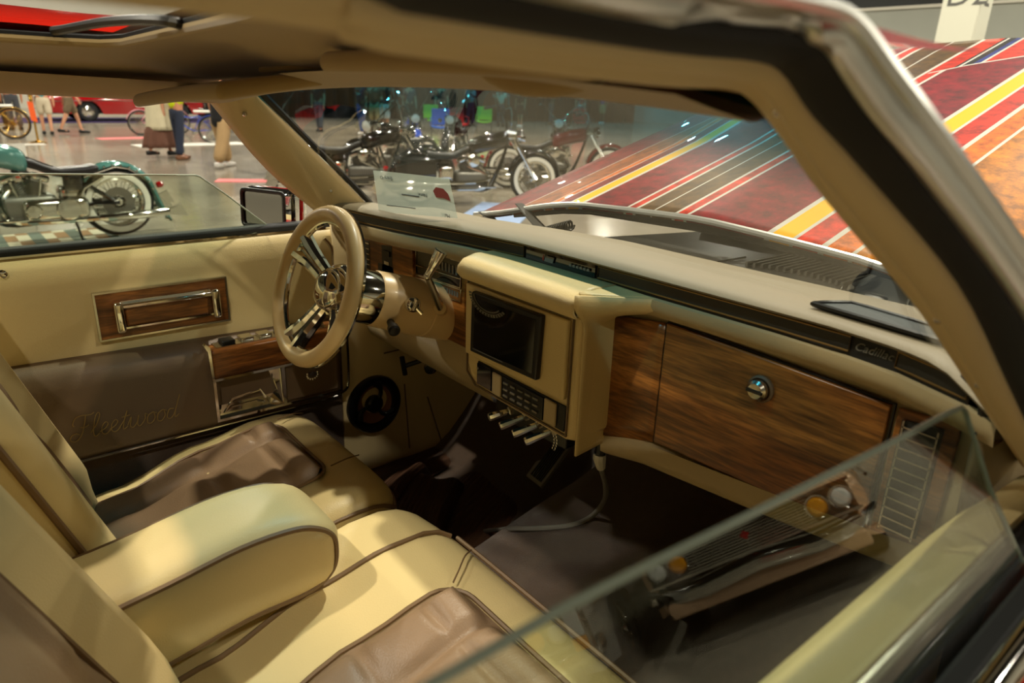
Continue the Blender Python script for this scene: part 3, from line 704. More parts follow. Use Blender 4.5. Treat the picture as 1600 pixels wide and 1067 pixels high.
for k in range(9):
    a_ = PI*0.9+PI*1.2*k/8; em.ball((0.662+0.014*math.cos(a_), PY+0.003, 0.570+0.012*math.sin(a_)), 0.0035, 8, 5)
em.prism([(0.653, 0.566), (0.671, 0.566), (0.672, 0.58), (0.667, 0.575), (0.662, 0.582), (0.657, 0.575), (0.652, 0.58)], (0, PY+0.004, 0), DX, DZ, (0, -0.004, 0))
em.build('wreath_emblem', 'chrome', dd)
# stitched script, reading Fleetwood
FL = {'F': [[(0.05, 0.62), (0.0, 0.72), (0.08, 0.95), (0.3, 1.02), (0.62, 0.98), (0.75, 1.05)], [(0.45, 1.0), (0.42, 0.6), (0.34, 0.2), (0.15, -0.02), (-0.05, 0.05), (-0.02, 0.25), (0.15, 0.3), (0.26, 0.22)], [(0.28, 0.52), (0.45, 0.5), (0.58, 0.56)]],
      'l': [[(0.0, 0.2), (0.2, 0.5), (0.3, 0.85), (0.25, 1.0), (0.15, 0.85), (0.1, 0.3), (0.17, 0.0), (0.32, 0.1)]],
      'e': [[(0.0, 0.15), (0.2, 0.25), (0.3, 0.42), (0.2, 0.52), (0.08, 0.35), (0.1, 0.08), (0.25, 0.0), (0.42, 0.14)]],
      't': [[(0.0, 0.1), (0.2, 0.45), (0.27, 0.8), (0.18, 0.35), (0.18, 0.02), (0.34, 0.1)], [(0.08, 0.55), (0.4, 0.58)]],
      'w': [[(0.0, 0.15), (0.12, 0.48), (0.1, 0.1), (0.22, 0.0), (0.36, 0.2), (0.4, 0.48), (0.38, 0.1), (0.5, 0.0), (0.66, 0.25), (0.66, 0.48), (0.76, 0.42)]],
      'o': [[(0.26, 0.48), (0.08, 0.36), (0.08, 0.06), (0.24, 0.0), (0.36, 0.2), (0.3, 0.44), (0.26, 0.48), (0.42, 0.4)]],
      'd': [[(0.3, 0.42), (0.12, 0.42), (0.05, 0.12), (0.18, 0.0), (0.34, 0.2), (0.5, 1.0), (0.38, 0.3), (0.4, 0.02), (0.54, 0.12)]]}
WID = {'F': 0.66, 'l': 0.33, 'e': 0.36, 't': 0.33, 'w': 0.70, 'o': 0.40, 'd': 0.45}
tot = sum(WID[ch] for ch in 'Fleetwood'); sx = 0.205/tot; cx = 0.142
ltr = MB()
for ch in 'Fleetwood':
    for st in FL[ch]:
        ltr.tube([(cx+sx*(a_+0.18*b_), 0.6985, 0.533+0.052*b_) for a_, b_, _ in [(q.x, q.y, 0) for q in spline([(a2, b2, 0) for a2, b2 in st], 5)]], 0.0011, 5)
    cx += sx*WID[ch]
ltr.build('stitched_script', 'thread', dd, kind='stuff', label='stitched script reading Fleetwood')
# trim at the front edge of the door
MB().tube(spline([at(506, 372, 1, 0.752), at(516, 384, 1, 0.752), at(519, 402, 1, 0.752), at(520, 440, 1, 0.752), at(522, 500, 1, 0.752)], 5), 0.005, 6).build('edge_trim', 'chrome_soft', dd)
# side mirror
mr = MB()
c = at(411, 327, 1, 0.93)
ex = Vector((0.98, 0.2, 0)).normalized()
MA = Vector((0.43, -0.90, 0)).normalized(); MN = Vector((-0.90, -0.43, 0.10)).normalized(); MU = Vector((0.05, 0.02, 1)).normalized()
def mframe(a_, b_, d): return c+MA*a_+MU*b_-MN*d
outl = rrect(0.150, 0.100, 0.014, 3); inl = rrect(0.132, 0.084, 0.010, 3)
n = len(outl); vs = [mframe(a_, b_, 0) for a_, b_ in outl]+[mframe(a_*1.0, b_*1.02, 0.05) for a_, b_ in outl]+[mframe(a_*0.80, b_*0.8, 0.10) for a_, b_ in outl]
fs = [tuple(2*n+i for i in range(n))]
for q in range(2):
    for i in range(n): fs.append((q*n+i, q*n+(i+1) % n, (q+1)*n+(i+1) % n, (q+1)*n+i))
mh = MB().add(vs, fs).build('side_mirror', 'chrome', dd, smooth=50, label='chrome side mirror outside the far window')
vs = [mframe(a_, b_, -0.002) for a_, b_ in outl]+[mframe(a_-0.004, b_, 0.004) for a_, b_ in inl]
MB().add(vs, [(i, (i+1) % n, n+(i+1) % n, n+i) for i in range(n)]).build('mirror_bezel', 'black', mh, solid=0.004)
MB().add([mframe(a_-0.004, b_, 0.006) for a_, b_ in inl], [tuple(range(n))]).build('mirror_glass', 'chrome', mh, smooth=0)
MB().tube([mframe(a_*1.02, b_*1.03, 0.028) for a_, b_ in outl], 0.004, 6, closed=True).build('mirror_band', 'pearl_black', mh)
MB().tube([mframe(a_*1.0, b_*1.02, 0.060) for a_, b_ in outl], 0.004, 6, closed=True).build('mirror_band', 'deep_red', mh)
b0 = mframe(0.03, -0.05, 0.03)
MB().tube([b0, b0+Vector((-0.005, -0.04, -0.03)), (b0.x-0.01, 0.83, 0.905)], [0.014, 0.012, 0.02], 8).build('mirror_foot', 'chrome', mh)

# ------------------------------------------------------------------ passenger's door (near side)
pd = thing('passenger_door', 'near door top with cream sill, rubber seals and half raised glass', 'car door', (0.2, -0.80, 0.2))
pr = [(-0.690, 0.30), (-0.690, 0.55), (-0.686, 0.70), (-0.690, 0.82), (-0.698, 0.865), (-0.708, 0.888), (-0.725, 0.900), (-0.745, 0.902), (-0.752, 0.898), (-0.755, 0.880)]
def near_panel(u, v):
    x = lerp(-0.62, 0.83, u); y, z = pr[int(round(v*(len(pr)-1)))]
    return Vector((x, y-0.014*smooth([(0.65, 0), (0.83, 1)], x), z))
MB().grid(near_panel, 24, len(pr)).build('inner_panel', 'cream', pd, smooth=70)
MB().tube([(x, -0.757, 0.900) for x in (-0.62, 0, 0.4, 0.79)], 0.0045, 8).build('inner_bead', 'chrome_soft', pd)
MB().box((0.09, -0.7655, 0.892), (1.42, 0.012, 0.016)).build('inner_seal', 'rubber', pd, bevel=0.003)
MB().box((0.09, -0.790, 0.886), (1.42, 0.018, 0.020)).build('outer_seal', 'rubber', pd, bevel=0.004)
MB().grid(lambda u, v: Vector((lerp(-0.62, 0.79, u), -0.797-0.020*v, 0.893+0.006*math.sin(PI*v)-0.010*v)), 8, 7).build('belt_moulding', 'chrome', pd, smooth=70, solid=0.004)
MB().grid(lambda u, v: Vector((lerp(-0.62, 1.2, u), -0.815-0.135*math.sin(PI/2*v)**1.2, 0.886-0.75*(1-math.cos(PI/2*v)))), 8, 12).build('door_skin', 'red_paint', pd, smooth=70, solid=0.004)
# glass: top edge rises towards the front
G = [(-0.62, 0.885)]+[(q.x, q.z) for q in []]
def gy(z): return -0.779+0.39*(z-0.885)
def near_glass_pt(u, v):
    # sight line against the leaning glass plane
    d = RM @ Vector((u-800, v-533.5, F_PX)); lo, hi = 0.0, 1.0/F_PX*1.2
    for _ in range(50):
        t = (lo+hi)/2; p = CAM+d*t
        if p.y < gy(p.z): lo = t
        else: hi = t
    return CAM+d*t
top = [near_glass_pt(u, v) for u, v in ((870, 945), (1000, 880), (1180, 792), (1320, 722), (1420, 672), (1470, 645), (1496, 634), (1503, 640))]
NEAR_TOP = top
pts = [(-0.62, top[0].z-0.005), (0.0, top[0].z)]+[(p.x, p.z) for p in top]+[(top[-1].x+0.02, 0.97), (top[-1].x+0.06, 0.90), (top[-1].x+0.065, 0.885), (-0.62, 0.885)]
mb = MB(); n = len(pts); vs = [Vector((x, gy(z), z)) for x, z in pts]; th = Vector((0, -0.005, -0.001))
mb.add(vs+[v+th for v in vs], [tuple(range(n)), tuple(range(2*n-1, n-1, -1))]); mb.build('door_glass', 'side_glass', pd, smooth=0)
MB().tube([v+th*0.5 for v in vs[:-2]], 0.0022, 6).build('glass_edge', 'glass_edge', pd)

# ------------------------------------------------------------------ dashboard
dash = thing('dashboard', 'cream padded dashboard with walnut panels and glove box', 'dashboard', (0.9, 0, 0.6))
def xs(y): return interp([(-0.72, 0.775), (-0.66, 0.802), (-0.58, 0.835), (-0.49, 0.848), (0.11, 0.842), (0.30, 0.818), (0.45, 0.792), (0.60, 0.775), (0.72, 0.765)], y)
def zs(y): return interp([(-0.72, 0.957), (0.1, 0.955), (0.3, 0.952), (0.5, 0.946), (0.72, 0.944)], y)
def dash_top(u, v):
    y = lerp(-0.715, 0.735, v); x = xs(y); z = zs(y)
    P = [(x+0.004, z+0.025), (x-0.006, z+0.027), (x-0.010, z+0.031), (x-0.004, z+0.0355), (x+0.012, z+0.038), (x+0.045, z+0.0375), (x+0.085, z+0.034), (x+0.12, z+0.024), (x+0.17, z+0.012), (x+0.30, z+0.0)]
    a_, b_ = P[int(round(u*(len(P)-1)))]
    e = smooth([(0.62, 0), (0.715, 1)], -y)
    return Vector((a_, y, b_-0.030*e))
MB().grid(dash_top, 10, 60).build('dash_pad', 'dash_vinyl', dash, smooth=75)
# black recessed strip with gold-lined panels
def strip_band(y0, y1, dz0, dz1, dx, name, m, parent, nv=16, solid=0.0):
    return MB().grid(lambda u, v: Vector((xs(lerp(y0, y1, v))+dx, lerp(y0, y1, v), zs(lerp(y0, y1, v))+lerp(dz0, dz1, u))), 2, nv).build(name, m, parent, smooth=70, solid=solid)
ts = strip_band(-0.665, 0.73, -0.004, 0.030, 0.008, 'trim_strip', 'black_soft', dash, 50)
def gold(y0, y1, parent):
    L = [(y0, 0.003), (lerp(y0, y1, 0.25), 0.003), (lerp(y0, y1, 0.5), 0.003), (lerp(y0, y1, 0.75), 0.003), (y1, 0.003), (y1, 0.022), (lerp(y0, y1, 0.75), 0.022), (lerp(y0, y1, 0.5), 0.022), (lerp(y0, y1, 0.25), 0.022), (y0, 0.022)]
    MB().tube([(xs(a_)+0.005, a_, zs(a_)+b_) for a_, b_ in L], 0.0013, 5, closed=True).build('strip_border', 'gold_line', parent)
    strip_band(y0, y1, 0.003, 0.022, 0.006, 'strip_panel', 'dash_strip', parent, 14)
gold(0.72, 0.105, ts); gold(-0.085, -0.515, ts); gold(-0.575, -0.662, ts)
strip_band(0.098, -0.078, -0.002, 0.026, 0.005, 'display_window', 'black_gloss', ts, 8)
mat('dim_print', (110, 108, 98), 0.5); mat('dim_red', (150, 40, 30), 0.4)
for (u0, u1, v0, v1) in ((848, 856, 396, 402), (857, 870, 398, 408)):
    pass
yy = lambda a_: Vector((xs(a_)+0.003, a_, zs(a_)))
MB().prism([(0.0, 0.006), (0.022, 0.006), (0.026, 0.017), (0.003, 0.017)], yy(0.045), (0, -1, 0), (0, 0, 1), (-0.001, 0, 0)).build('display_segment', 'dim_print', ts)
MB().prism([(0.0, 0.008), (0.004, 0.006), (0.005, 0.016), (0.003, 0.017)], yy(0.051), (0, -1, 0), (0, 0, 1), (-0.001, 0, 0)).build('display_segment', 'dim_red', ts)
for k in range(6): MB().box(tuple(yy(-0.022-0.0085*k)+Vector((-0.001, 0, 0.012))), (0.001, 0.006, 0.0045)).build('display_mark', 'dim_print', ts)
text_mesh('strip_script', 'Cadillac', 'dim_print', ts, yy(-0.522)+Vector((0.0, 0, 0.008)), (-0.05, -1, 0), (0, 0, 1), 0.015, 0.0004, shear=0.35)
# right-hand hook of the strip
MB().tube(spline([(xs(-0.655)+0.004, -0.655, 0.982), (xs(-0.672)+0.003, -0.676, 0.976), (0.80, -0.684, 0.955), (0.805, -0.683, 0.93)], 5), 0.007, 8).build('strip_hook', 'black_soft', dash)
# band under the strip and the passenger face
def face(u, v):
    y = lerp(-0.70, -0.115, v); x = xs(y); z = zs(y)
    e = smooth([(0.655, 0), (0.70, 1)], -y)
    low = interp([(-0.70, 0.70), (-0.45, 0.672), (-0.2, 0.650), (-0.115, 0.632)], y)
    P = [(x+0.010, z-0.003), (x+0.002, z-0.006), (x+0.001, z-0.016), (x+0.010, z-0.034), (0.872, 0.916), (0.876, 0.90), (0.876, 0.80), (0.876, 0.70), (0.862, low+0.045), (0.856, low+0.028), (0.858, low+0.010), (0.872, low), (0.93, low-0.005), (1.0, low+0.01)]
    a_, b_ = P[int(round(u*(len(P)-1)))]
    return Vector((a_+0.0*e, y, b_))
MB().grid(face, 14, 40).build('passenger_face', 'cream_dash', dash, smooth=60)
def endcap(u, v):
    P = [(xs(-0.7)+0.02, 0.985), (0.80, 0.96), (0.81, 0.90), (0.83, 0.80), (0.85, 0.70), (0.88, 0.66)]
    a_, b_ = P[int(round(u*(len(P)-1)))]
    return Vector((a_+0.30*v*v, lerp(-0.680, -0.725, v), b_+0.0*v))
MB().grid(endcap, 6, 8).build('end_cap', 'dash_vinyl', dash, smooth=75, solid=0.012)
# speaker grille on the pad
g4 = [(0.872, -0.448), (0.935, -0.470), (0.900, -0.660), (0.848, -0.652)]
def ztop(x, y): return zs(y)+interp([(-0.01, 0.031), (0.012, 0.038), (0.045, 0.0375), (0.085, 0.034), (0.12, 0.024), (0.17, 0.012)], x-xs(y))-0.030*smooth([(0.62, 0), (0.715, 1)], -y)
def gq(u, v, dz): 
    a_ = Vector((*g4[0], 0)).lerp(Vector((*g4[1], 0)), u); b_ = Vector((*g4[3], 0)).lerp(Vector((*g4[2], 0)), u); p = a_.lerp(b_, v)
    return Vector((p.x, p.y, ztop(p.x, p.y)+dz))
mat('grille_cloth', (52, 60, 62), 0.7, noise=0.3, nscale=300)
sg = MB().grid(lambda u, v: gq(u, v, 0.004), 6, 14).build('speaker_grille', 'grille_cloth', dash, solid=0.004)
loop = [(0, k/8) for k in range(8)]+[(k/4, 1) for k in range(4)]+[(1, 1-k/8) for k in range(8)]+[(1-k/4, 0) for k in range(4)]
MB().tube([gq(u, v, 0.006) for u, v in loop], 0.0035, 6, closed=True).build('grille_rim', 'black', sg)
# walnut panel, glove box door, knob, vent
def wpan(u, v):
    y = lerp(-0.111, -0.222, v); z = lerp(interp([(0, 0.673), (1, 0.703)], v), interp([(0, 0.897), (1, 0.912)], v), u)
    x = 0.868-0.020*(1-v)**2*0.5
    r = 0.0
    return Vector((x, y, z))
MB().grid(wpan, 10, 8).build('walnut_panel', 'wood', dash, solid=0.006)
gb = MB().prism([(-0.226, 0.706), (-0.572, 0.718), (-0.572, 0.903), (-0.40, 0.909), (-0.226, 0.914)], (0.8715, 0, 0), (0, 1, 0), (0, 0, 1), (-0.009, 0, 0)).build('glove_box_door', 'wood', dash, bevel=0.002, label='walnut glove box door')
kc = at(1190, 607, 0, 0.862)
MB().lathe([(0.0, 0.020), (0.004, 0.020), (0.006, 0.017)], kc, (-1, 0, 0), 24).build('knob_base', 'taupe_dark', gb)
kb = MB().lathe([(0.0, 0.0155), (0.010, 0.0150), (0.014, 0.011), (0.015, 0.0)], kc+Vector((-0.004, 0, 0)), (-1, 0, 0), 24).build('knob', 'chrome_soft', gb)
MB().box(tuple(kc+Vector((-0.019, 0, 0))), (0.004, 0.024, 0.004)).build('knob_slot', 'black', gb)
MB().prism([(-0.580, 0.700), (-0.650, 0.715), (-0.650, 0.905), (-0.580, 0.902)], (0.8735, 0, 0), (0, 1, 0), (0, 0, 1), (-0.007, 0, 0)).build('vent_surround', 'wood', dash, bevel=0.002)
vt = MB().prism([(-0.588, 0.735), (-0.634, 0.745), (-0.634, 0.895), (-0.588, 0.890)], (0.8665, 0, 0), (0, 1, 0), (0, 0, 1), (-0.002, 0, 0)).build('air_vent', 'black', dash)
for k in range(11):
    z = 0.745+0.0138*k
    MB().box((0.862, -0.611, z), (0.004, 0.040, 0.0022)).build('vent_slat', 'chrome_soft', vt)
for y in (-0.5915, -0.6305): MB().box((0.862, y, 0.816), (0.004, 0.0022, 0.150)).build('vent_slat', 'chrome_soft', vt)
MB().tube([(0.868, -0.226+0.002, 0.706), (0.868, -0.2245, 0.914)], 0.0022, 5).build('panel_gap', 'black', dash)
MB().tube([(0.868, -0.226, 0.916), (0.868, -0.40, 0.911), (0.868, -0.576, 0.905), (0.868, -0.576, 0.716)], 0.0022, 5).build('panel_gap', 'black', dash)
# centre pod with brow, inset panel, screen and radio
poly = [(0.200, 0.945), (0.203, 0.80), (0.196, 0.735), (0.182, 0.702), (0.150, 0.684), (0.0, 0.680), (-0.100, 0.678), (-0.122, 0.684), (-0.126, 0.70), (-0.124, 0.90), (-0.122, 0.945)]
cpod = MB().prism(poly, (0.782, 0, 0), (0, 1, 0), (0, 0, 1), (0.10, 0, 0)).build('centre_pod', 'cream', dash, bevel=0.010, smooth=50, label='cream centre pod holding the touch screen and radio')
def brow(u, v):
    y = lerp(0.208, -0.124, v); e = max(((y-0.039)/0.169)-0.86, 0)/0.14
    P = [(0.782, 0.908), (0.766, 0.911), (0.758, 0.920), (0.760, 0.934), (0.772, 0.946), (0.80, 0.953), (0.862, 0.953)]
    a_, b_ = P[int(round(u*(len(P)-1)))]
    return Vector((a_+0.012*e*e, y, b_-0.010*e*e*(1 if b_ > 0.93 else 0)))
MB().grid(brow, 7, 30).build('pod_brow', 'cream', cpod, smooth=70, solid=0.004)
def flank(u, v):
    w = smooth([(0.06, 1.0), (0.20, 0.0)], u)
    t_ = Vector((lerp(0.758, 0.858, v), lerp(-0.124, -0.212, v), 0)); b_ = Vector((lerp(0.782, 0.876, v), lerp(-0.1265, -0.116, v), 0))
    p = b_.lerp(t_, w); return Vector((p.x, p.y, lerp(0.951, 0.66, u)))
MB().grid(flank, 30, 12).build('pod_flank', 'cream', cpod, smooth=75, solid=0.004)
MB().grid(lambda u, v: Vector((lerp(0.772, 0.860, v), lerp(-0.119, lerp(-0.124, -0.212, v), u), 0.952-0.003*u)), 6, 8).build('pod_shoulder', 'cream', cpod, smooth=75, solid=0.004)
MB().ring([(0.189, 0.905), (0.189, 0.715), (0.16, 0.692), (-0.104, 0.688), (-0.106, 0.905)], [(0.186, 0.902), (0.186, 0.717), (0.158, 0.695), (-0.101, 0.691), (-0.103, 0.902)], (0.7815, 0, 0), (0, 1, 0), (0, 0, 1), (-0.003, 0, 0)).build('panel_groove', 'taupe_dark', cpod)
MB().prism([(0.184, 0.900), (0.184, 0.757), (-0.098, 0.757), (-0.098, 0.900)], (0.7815, 0, 0), (0, 1, 0), (0, 0, 1), (-0.010, 0, 0)).build('screen_plate', 'cream', cpod, bevel=0.003)
scr = MB().prism([(0.150, 0.893), (0.153, 0.772), (-0.040, 0.776), (-0.046, 0.896)], (0.772, 0, 0), (0, 1, 0), (0, 0, 1), (-0.012, 0, 0)).build('touch_screen', 'black', cpod, bevel=0.003, label='black touch screen in the centre pod')
MB().prism([(0.138, 0.883), (0.141, 0.783), (-0.030, 0.786), (-0.034, 0.886)], (0.7605, 0, 0), (0, 1, 0), (0, 0, 1), (-0.001, 0, 0)).build('screen_glass', 'screen_glass', scr)
# wallpaper on the display: arc of a sprocket in dim light
mb = MB(); cc_ = (0.098, 0.893); 
for k in range(17):
    a_ = -PI*0.98+PI*0.80*k/16
    r0, r1 = (0.050, 0.058); da = 0.055
    mb.prism([(cc_[0]-r0*math.cos(a_-da), cc_[1]+0.62*r0*math.sin(a_-da)), (cc_[0]-r1*math.cos(a_-da), cc_[1]+0.62*r1*math.sin(a_-da)), (cc_[0]-r1*math.cos(a_+da), cc_[1]+0.62*r1*math.sin(a_+da)), (cc_[0]-r0*math.cos(a_+da), cc_[1]+0.62*r0*math.sin(a_+da))], (0.7590, 0, 0), (0, 1, 0), (0, 0, 1), (-0.0004, 0, 0))
mat('display_image', (96, 92, 78), 0.5)
mb.build('display_picture', 'display_image', scr, kind='stuff')
arc = lambda r: [(0.7588, cc_[0]-r*math.cos(a_), cc_[1]+0.62*r*math.sin(a_)) for a_ in [-PI*0.97+PI*0.75*k/20 for k in range(21)]]
MB().tube(arc(0.043), 0.0016, 4).tube(arc(0.049), 0.0008, 4).build('display_picture', 'display_image', scr, kind='stuff')
MB().tube([(0.7585, 0.142, 0.7815), (0.7585, 0.05, 0.7825)], 0.0008, 4).build('display_line', 'dim_print', scr)
# radio bay
rb = MB().prism([(0.150, 0.748), (0.150, 0.700), (-0.098, 0.696), (-0.100, 0.744)], (0.7815, 0, 0), (0, 1, 0), (0, 0, 1), (-0.003, 0, 0)).build('radio_bay', 'black_soft', cpod)
MB().prism([(0.148, 0.746), (0.148, 0.703), (0.104, 0.702), (0.104, 0.746)], (0.778, 0, 0), (0, 1, 0), (0, 0, 1), (-0.003, 0, 0)).build('bay_pocket', 'black_gloss', rb)
for (a_, b_) in ((0.098, 0.072), (-0.050, -0.080)):
    MB().prism([(a_, 0.744), (a_, 0.700), (b_, 0.699), (b_, 0.743)], (0.778, 0, 0), (0, 1, 0), (0, 0, 1), (-0.005, 0, 0)).build('bay_spacer', 'cream_dash', rb, bevel=0.002)
rd = MB().prism([(0.066, 0.744), (0.066, 0.700), (-0.046, 0.698), (-0.046, 0.742)], (0.778, 0, 0), (0, 1, 0), (0, 0, 1), (-0.004, 0, 0)).build('climate_panel', 'black', rb, bevel=0.001)
for r_ in range(3):
    for k in range(5):
        y = 0.056-0.021*k; z = 0.734-0.0125*r_
        MB().box((0.773, y, z), (0.003, 0.013, 0.0035)).build('button', 'grey_plastic' if r_ else 'dim_print', rd)
MB().lathe([(0, 0.003), (0.006, 0.0028), (0.007, 0)], at(750, 574, 0, 0.781), (-1, 0, 0), 12).build('pod_screw', 'chrome_soft', cpod)
# driver's side: walnut fascia, gauge cluster
def dface(u, v):
    y = lerp(0.735, 0.20, v); x = xs(y); z = zs(y)
    P = [(x+0.010, z-0.003), (x+0.002, z-0.006), (x+0.002, z-0.018), (x+0.012, z-0.036), (0.848, 0.905), (0.856, 0.90), (0.858, 0.80), (0.858, 0.71), (0.845, 0.69), (0.835, 0.675), (0.86, 0.62), (0.92, 0.585), (1.0, 0.58)]
    a_, b_ = P[int(round(u*(len(P)-1)))]; return Vector((a_, y, b_))
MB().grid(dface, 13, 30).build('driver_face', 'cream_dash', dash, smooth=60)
wl_ = MB().prism([(0.74, 0.715), (0.74, 0.885), (0.61, 0.892), (0.50, 0.903), (0.50, 0.715)], (0.857, 0, 0), (0, 1, 0), (0, 0, 1), (-0.010, 0, 0)).build('walnut_fascia', 'wood', dash, bevel=0.002, label='walnut fascia with the light switches')
MB().prism([(0.50, 0.715), (0.50, 0.903), (0.29, 0.912), (0.29, 0.715)], (0.858, 0, 0), (0, 1, 0), (0, 0, 1), (-0.004, 0, 0)).build('walnut_fascia', 'wood', dash, bevel=0.002)
sw = MB().prism([(0.640, 0.815), (0.640, 0.882), (0.590, 0.888), (0.590, 0.820)], (0.8475, 0, 0), (0, 1, 0), (0, 0, 1), (-0.001, 0, 0)).build('switch_recess', 'black', wl_)
MB().box((0.845, 0.612, 0.842), (0.004, 0.022, 0.008)).build('switch_key', 'chrome_soft', sw)
MB().box((0.845, 0.612, 0.866), (0.004, 0.028, 0.012)).build('switch_key', 'dark_steel', sw)
vv = MB().prism([(0.735, 0.80), (0.735, 0.878), (0.700, 0.880), (0.700, 0.80)], (0.8475, 0, 0), (0, 1, 0), (0, 0, 1), (-0.001, 0, 0)).build('air_vent', 'black', dash)
for k in range(6): MB().box((0.8455, 0.7175, 0.806+0.0135*k), (0.004, 0.034, 0.003)).build('vent_slat', 'chrome_soft', vv)
kc2 = at(601, 430, 0, 0.845)
MB().prism([(kc2.y+0.035, kc2.z-0.03), (kc2.y+0.035, kc2.z+0.025), (kc2.y-0.04, kc2.z+0.028), (kc2.y-0.04, kc2.z-0.03)], (0.8475, 0, 0), (0, 1, 0), (0, 0, 1), (-0.001, 0, 0)).build('switch_recess', 'black', wl_)
MB().lathe([(0, 0.012), (0.012, 0.012), (0.013, 0.015), (0.018, 0.015), (0.019, 0.010), (0.026, 0.010), (0.028, 0.0)], kc2+Vector((0.004, 0, 0)), (-1, 0, 0), 20).build('light_knob', 'chrome', wl_)
cl = MB().prism([(0.488, 0.842), (0.488, 0.898), (0.312, 0.906), (0.312, 0.848)], (0.8545, 0, 0), (0, 1, 0), (0, 0, 1), (-0.003, 0, 0)).build('gauge_cluster', 'black_gloss', dash, label='black gauge cluster with silver frames')
R4 = lambda a_, b_, c_, d_, e_, f_, g_, h_: [(a_, b_), (c_, d_), (e_, f_), (g_, h_)]
MB().tube([(0.8505, y, z) for y, z in ((0.488, 0.842), (0.488, 0.898), (0.312, 0.906), (0.312, 0.848))], 0.0018, 5, closed=True).build('cluster_frame', 'chrome', cl)
MB().tube([(0.8505, y, z) for y, z in ((0.488, 0.862), (0.312, 0.868))], 0.0015, 5).build('cluster_frame', 'chrome', cl)
lo = MB().prism([(0.488, 0.812), (0.488, 0.838), (0.312, 0.844), (0.312, 0.817)], (0.8545, 0, 0), (0, 1, 0), (0, 0, 1), (-0.002, 0, 0)).build('odometer_bar', 'wood', cl)
MB().tube([(0.851, y, z) for y, z in ((0.488, 0.812), (0.488, 0.838), (0.312, 0.844), (0.312, 0.817))], 0.0014, 5, closed=True).build('cluster_frame', 'chrome', cl)
for k in range(6): MB().box((0.8515, 0.372-0.0095*k, 0.830), (0.001, 0.006, 0.011)).build('odometer_drum', 'dim_print', lo)
for k in range(7): MB().box((0.8505, 0.405-0.013*k, 0.882), (0.002, 0.005, 0.018)).build('gauge_mark', 'grey_plastic', cl)

# ------------------------------------------------------------------ steering column and wheel
T20 = math.radians(20); AX = Vector((-math.cos(T20), 0, math.sin(T20))); UPW = Vector((math.sin(T20), 0, math.cos(T20))); RTW = Vector((0, -1, 0))
WC = at(493, 447, 1, 0.415)                      # centre of the rim
wheel = thing('steering_wheel', 'cream wrapped steering wheel with three polished billet spokes', 'steering wheel', tuple(WC))
RR, RT = 0.1475, 0.0165
def wp(r, a_, d): return WC+(RTW*math.cos(a_)+UPW*math.sin(a_))*r+AX*d
MB().tube([wp(RR, 2*PI*k/64, 0) for k in range(64)], RT, 14, closed=True).build('rim', 'cream_paint', wheel)
MB().tube([wp(RR+0.0125, 2*PI*k/64, -0.0105) for k in range(64)], 0.0045, 6, closed=True).build('rim_back', 'chrome', wheel)
MB().tube([wp(RR-0.0145, 2*PI*k/64, -0.004) for k in range(64)], 0.0065, 8, closed=True).build('rim_liner', 'chrome', wheel)
DEP = 0.045
hub = MB().lathe([(-DEP-0.05, 0.050), (-DEP-0.02, 0.056), (-DEP, 0.056), (-DEP+0.010, 0.051), (-DEP+0.016, 0.044), (-DEP+0.016, 0.0)], WC, AX, 32).build('hub', 'chrome', wheel)
MB().lathe([(-DEP+0.010, 0.046), (-DEP+0.022, 0.043), (-DEP+0.032, 0.034), (-DEP+0.038, 0.020), (-DEP+0.040, 0.0)], WC, AX, 28).build('hub_cap', 'chrome', hub, smooth=60)
for a0 in (152, -108, -24):
    a0 = math.radians(a0); sp_ = MB()
    for sg in (-1, 1):
        da = 0.09*sg
        e2 = (RTW*-math.sin(a0)+UPW*math.cos(a0))
        P = []
        path = [(0.036, 0.011*sg, -DEP+0.008), (0.066, 0.012*sg, -DEP+0.016), (0.10, 0.015*sg, -0.018), (RR-0.008, 0.024*sg, -0.004)]
        path = [wp(r, a0, d)+e2*w for r, w, d in path]
        sp_.tube(spline(path, 5), [0.011, 0.011, 0.011, 0.0112, 0.0115, 0.012, 0.012, 0.0122, 0.0125, 0.013, 0.0132, 0.0135, 0.014, 0.0142, 0.0145, 0.0145], 8)
    web = [wp(0.03, a0, -DEP+0.004), wp(0.08, a0, -DEP+0.020), wp(RR-0.012, a0, -0.008)]
    sp_.tube(spline(web, 5), 0.0075, 6)
    sp_.build('spoke', 'chrome', wheel, kind=None)
colm = thing('steering_column', 'cream steering column with polished collar, key switch and chrome shift lever', 'steering column', (0.84, 0.40, 0.77))
CA = WC+AX*(-DEP-0.018); CD = -AX                # runs forward and down
CD = Vector((0.945, -0.06, -0.32)).normalized()
MB().lathe([(0.0, 0.050), (0.004, 0.053), (0.064, 0.058), (0.067, 0.056)], CA, CD, 36).build('collar', 'chrome', colm)
MB().lathe([(0.064, 0.057), (0.068, 0.0595), (0.12, 0.062), (0.188, 0.064), (0.190, 0.0615), (0.193, 0.0615), (0.195, 0.064), (0.26, 0.063), (0.34, 0.061), (0.42, 0.056)], CA, CD, 36).build('shroud', 'column_paint', colm)
kp_ = at(645, 476, 1, 0.335)
nk = Vector((-0.25, -0.9, 0.25)).normalized()
key = MB().lathe([(-0.02, 0.016), (0.006, 0.016), (0.010, 0.0135), (0.012, 0.010), (0.006, 0.008), (0.006, 0)], kp_, nk, 20).build('key_switch', 'chrome', colm)
MB().box((0, 0, 0), (0.007, 0.016, 0.026), Matrix.Translation(kp_+nk*0.013) @ Matrix.Rotation(0.5, 4, 'Y')).build('key_grip', 'chrome_soft', key, bevel=0.002)
MB().tube([kp_+nk*0.01, kp_+nk*0.018+Vector((0.016, 0, -0.022))], [0.005, 0.004], 8).build('key_lever', 'chrome', key)
hz = at(613, 510, 1, 0.335)
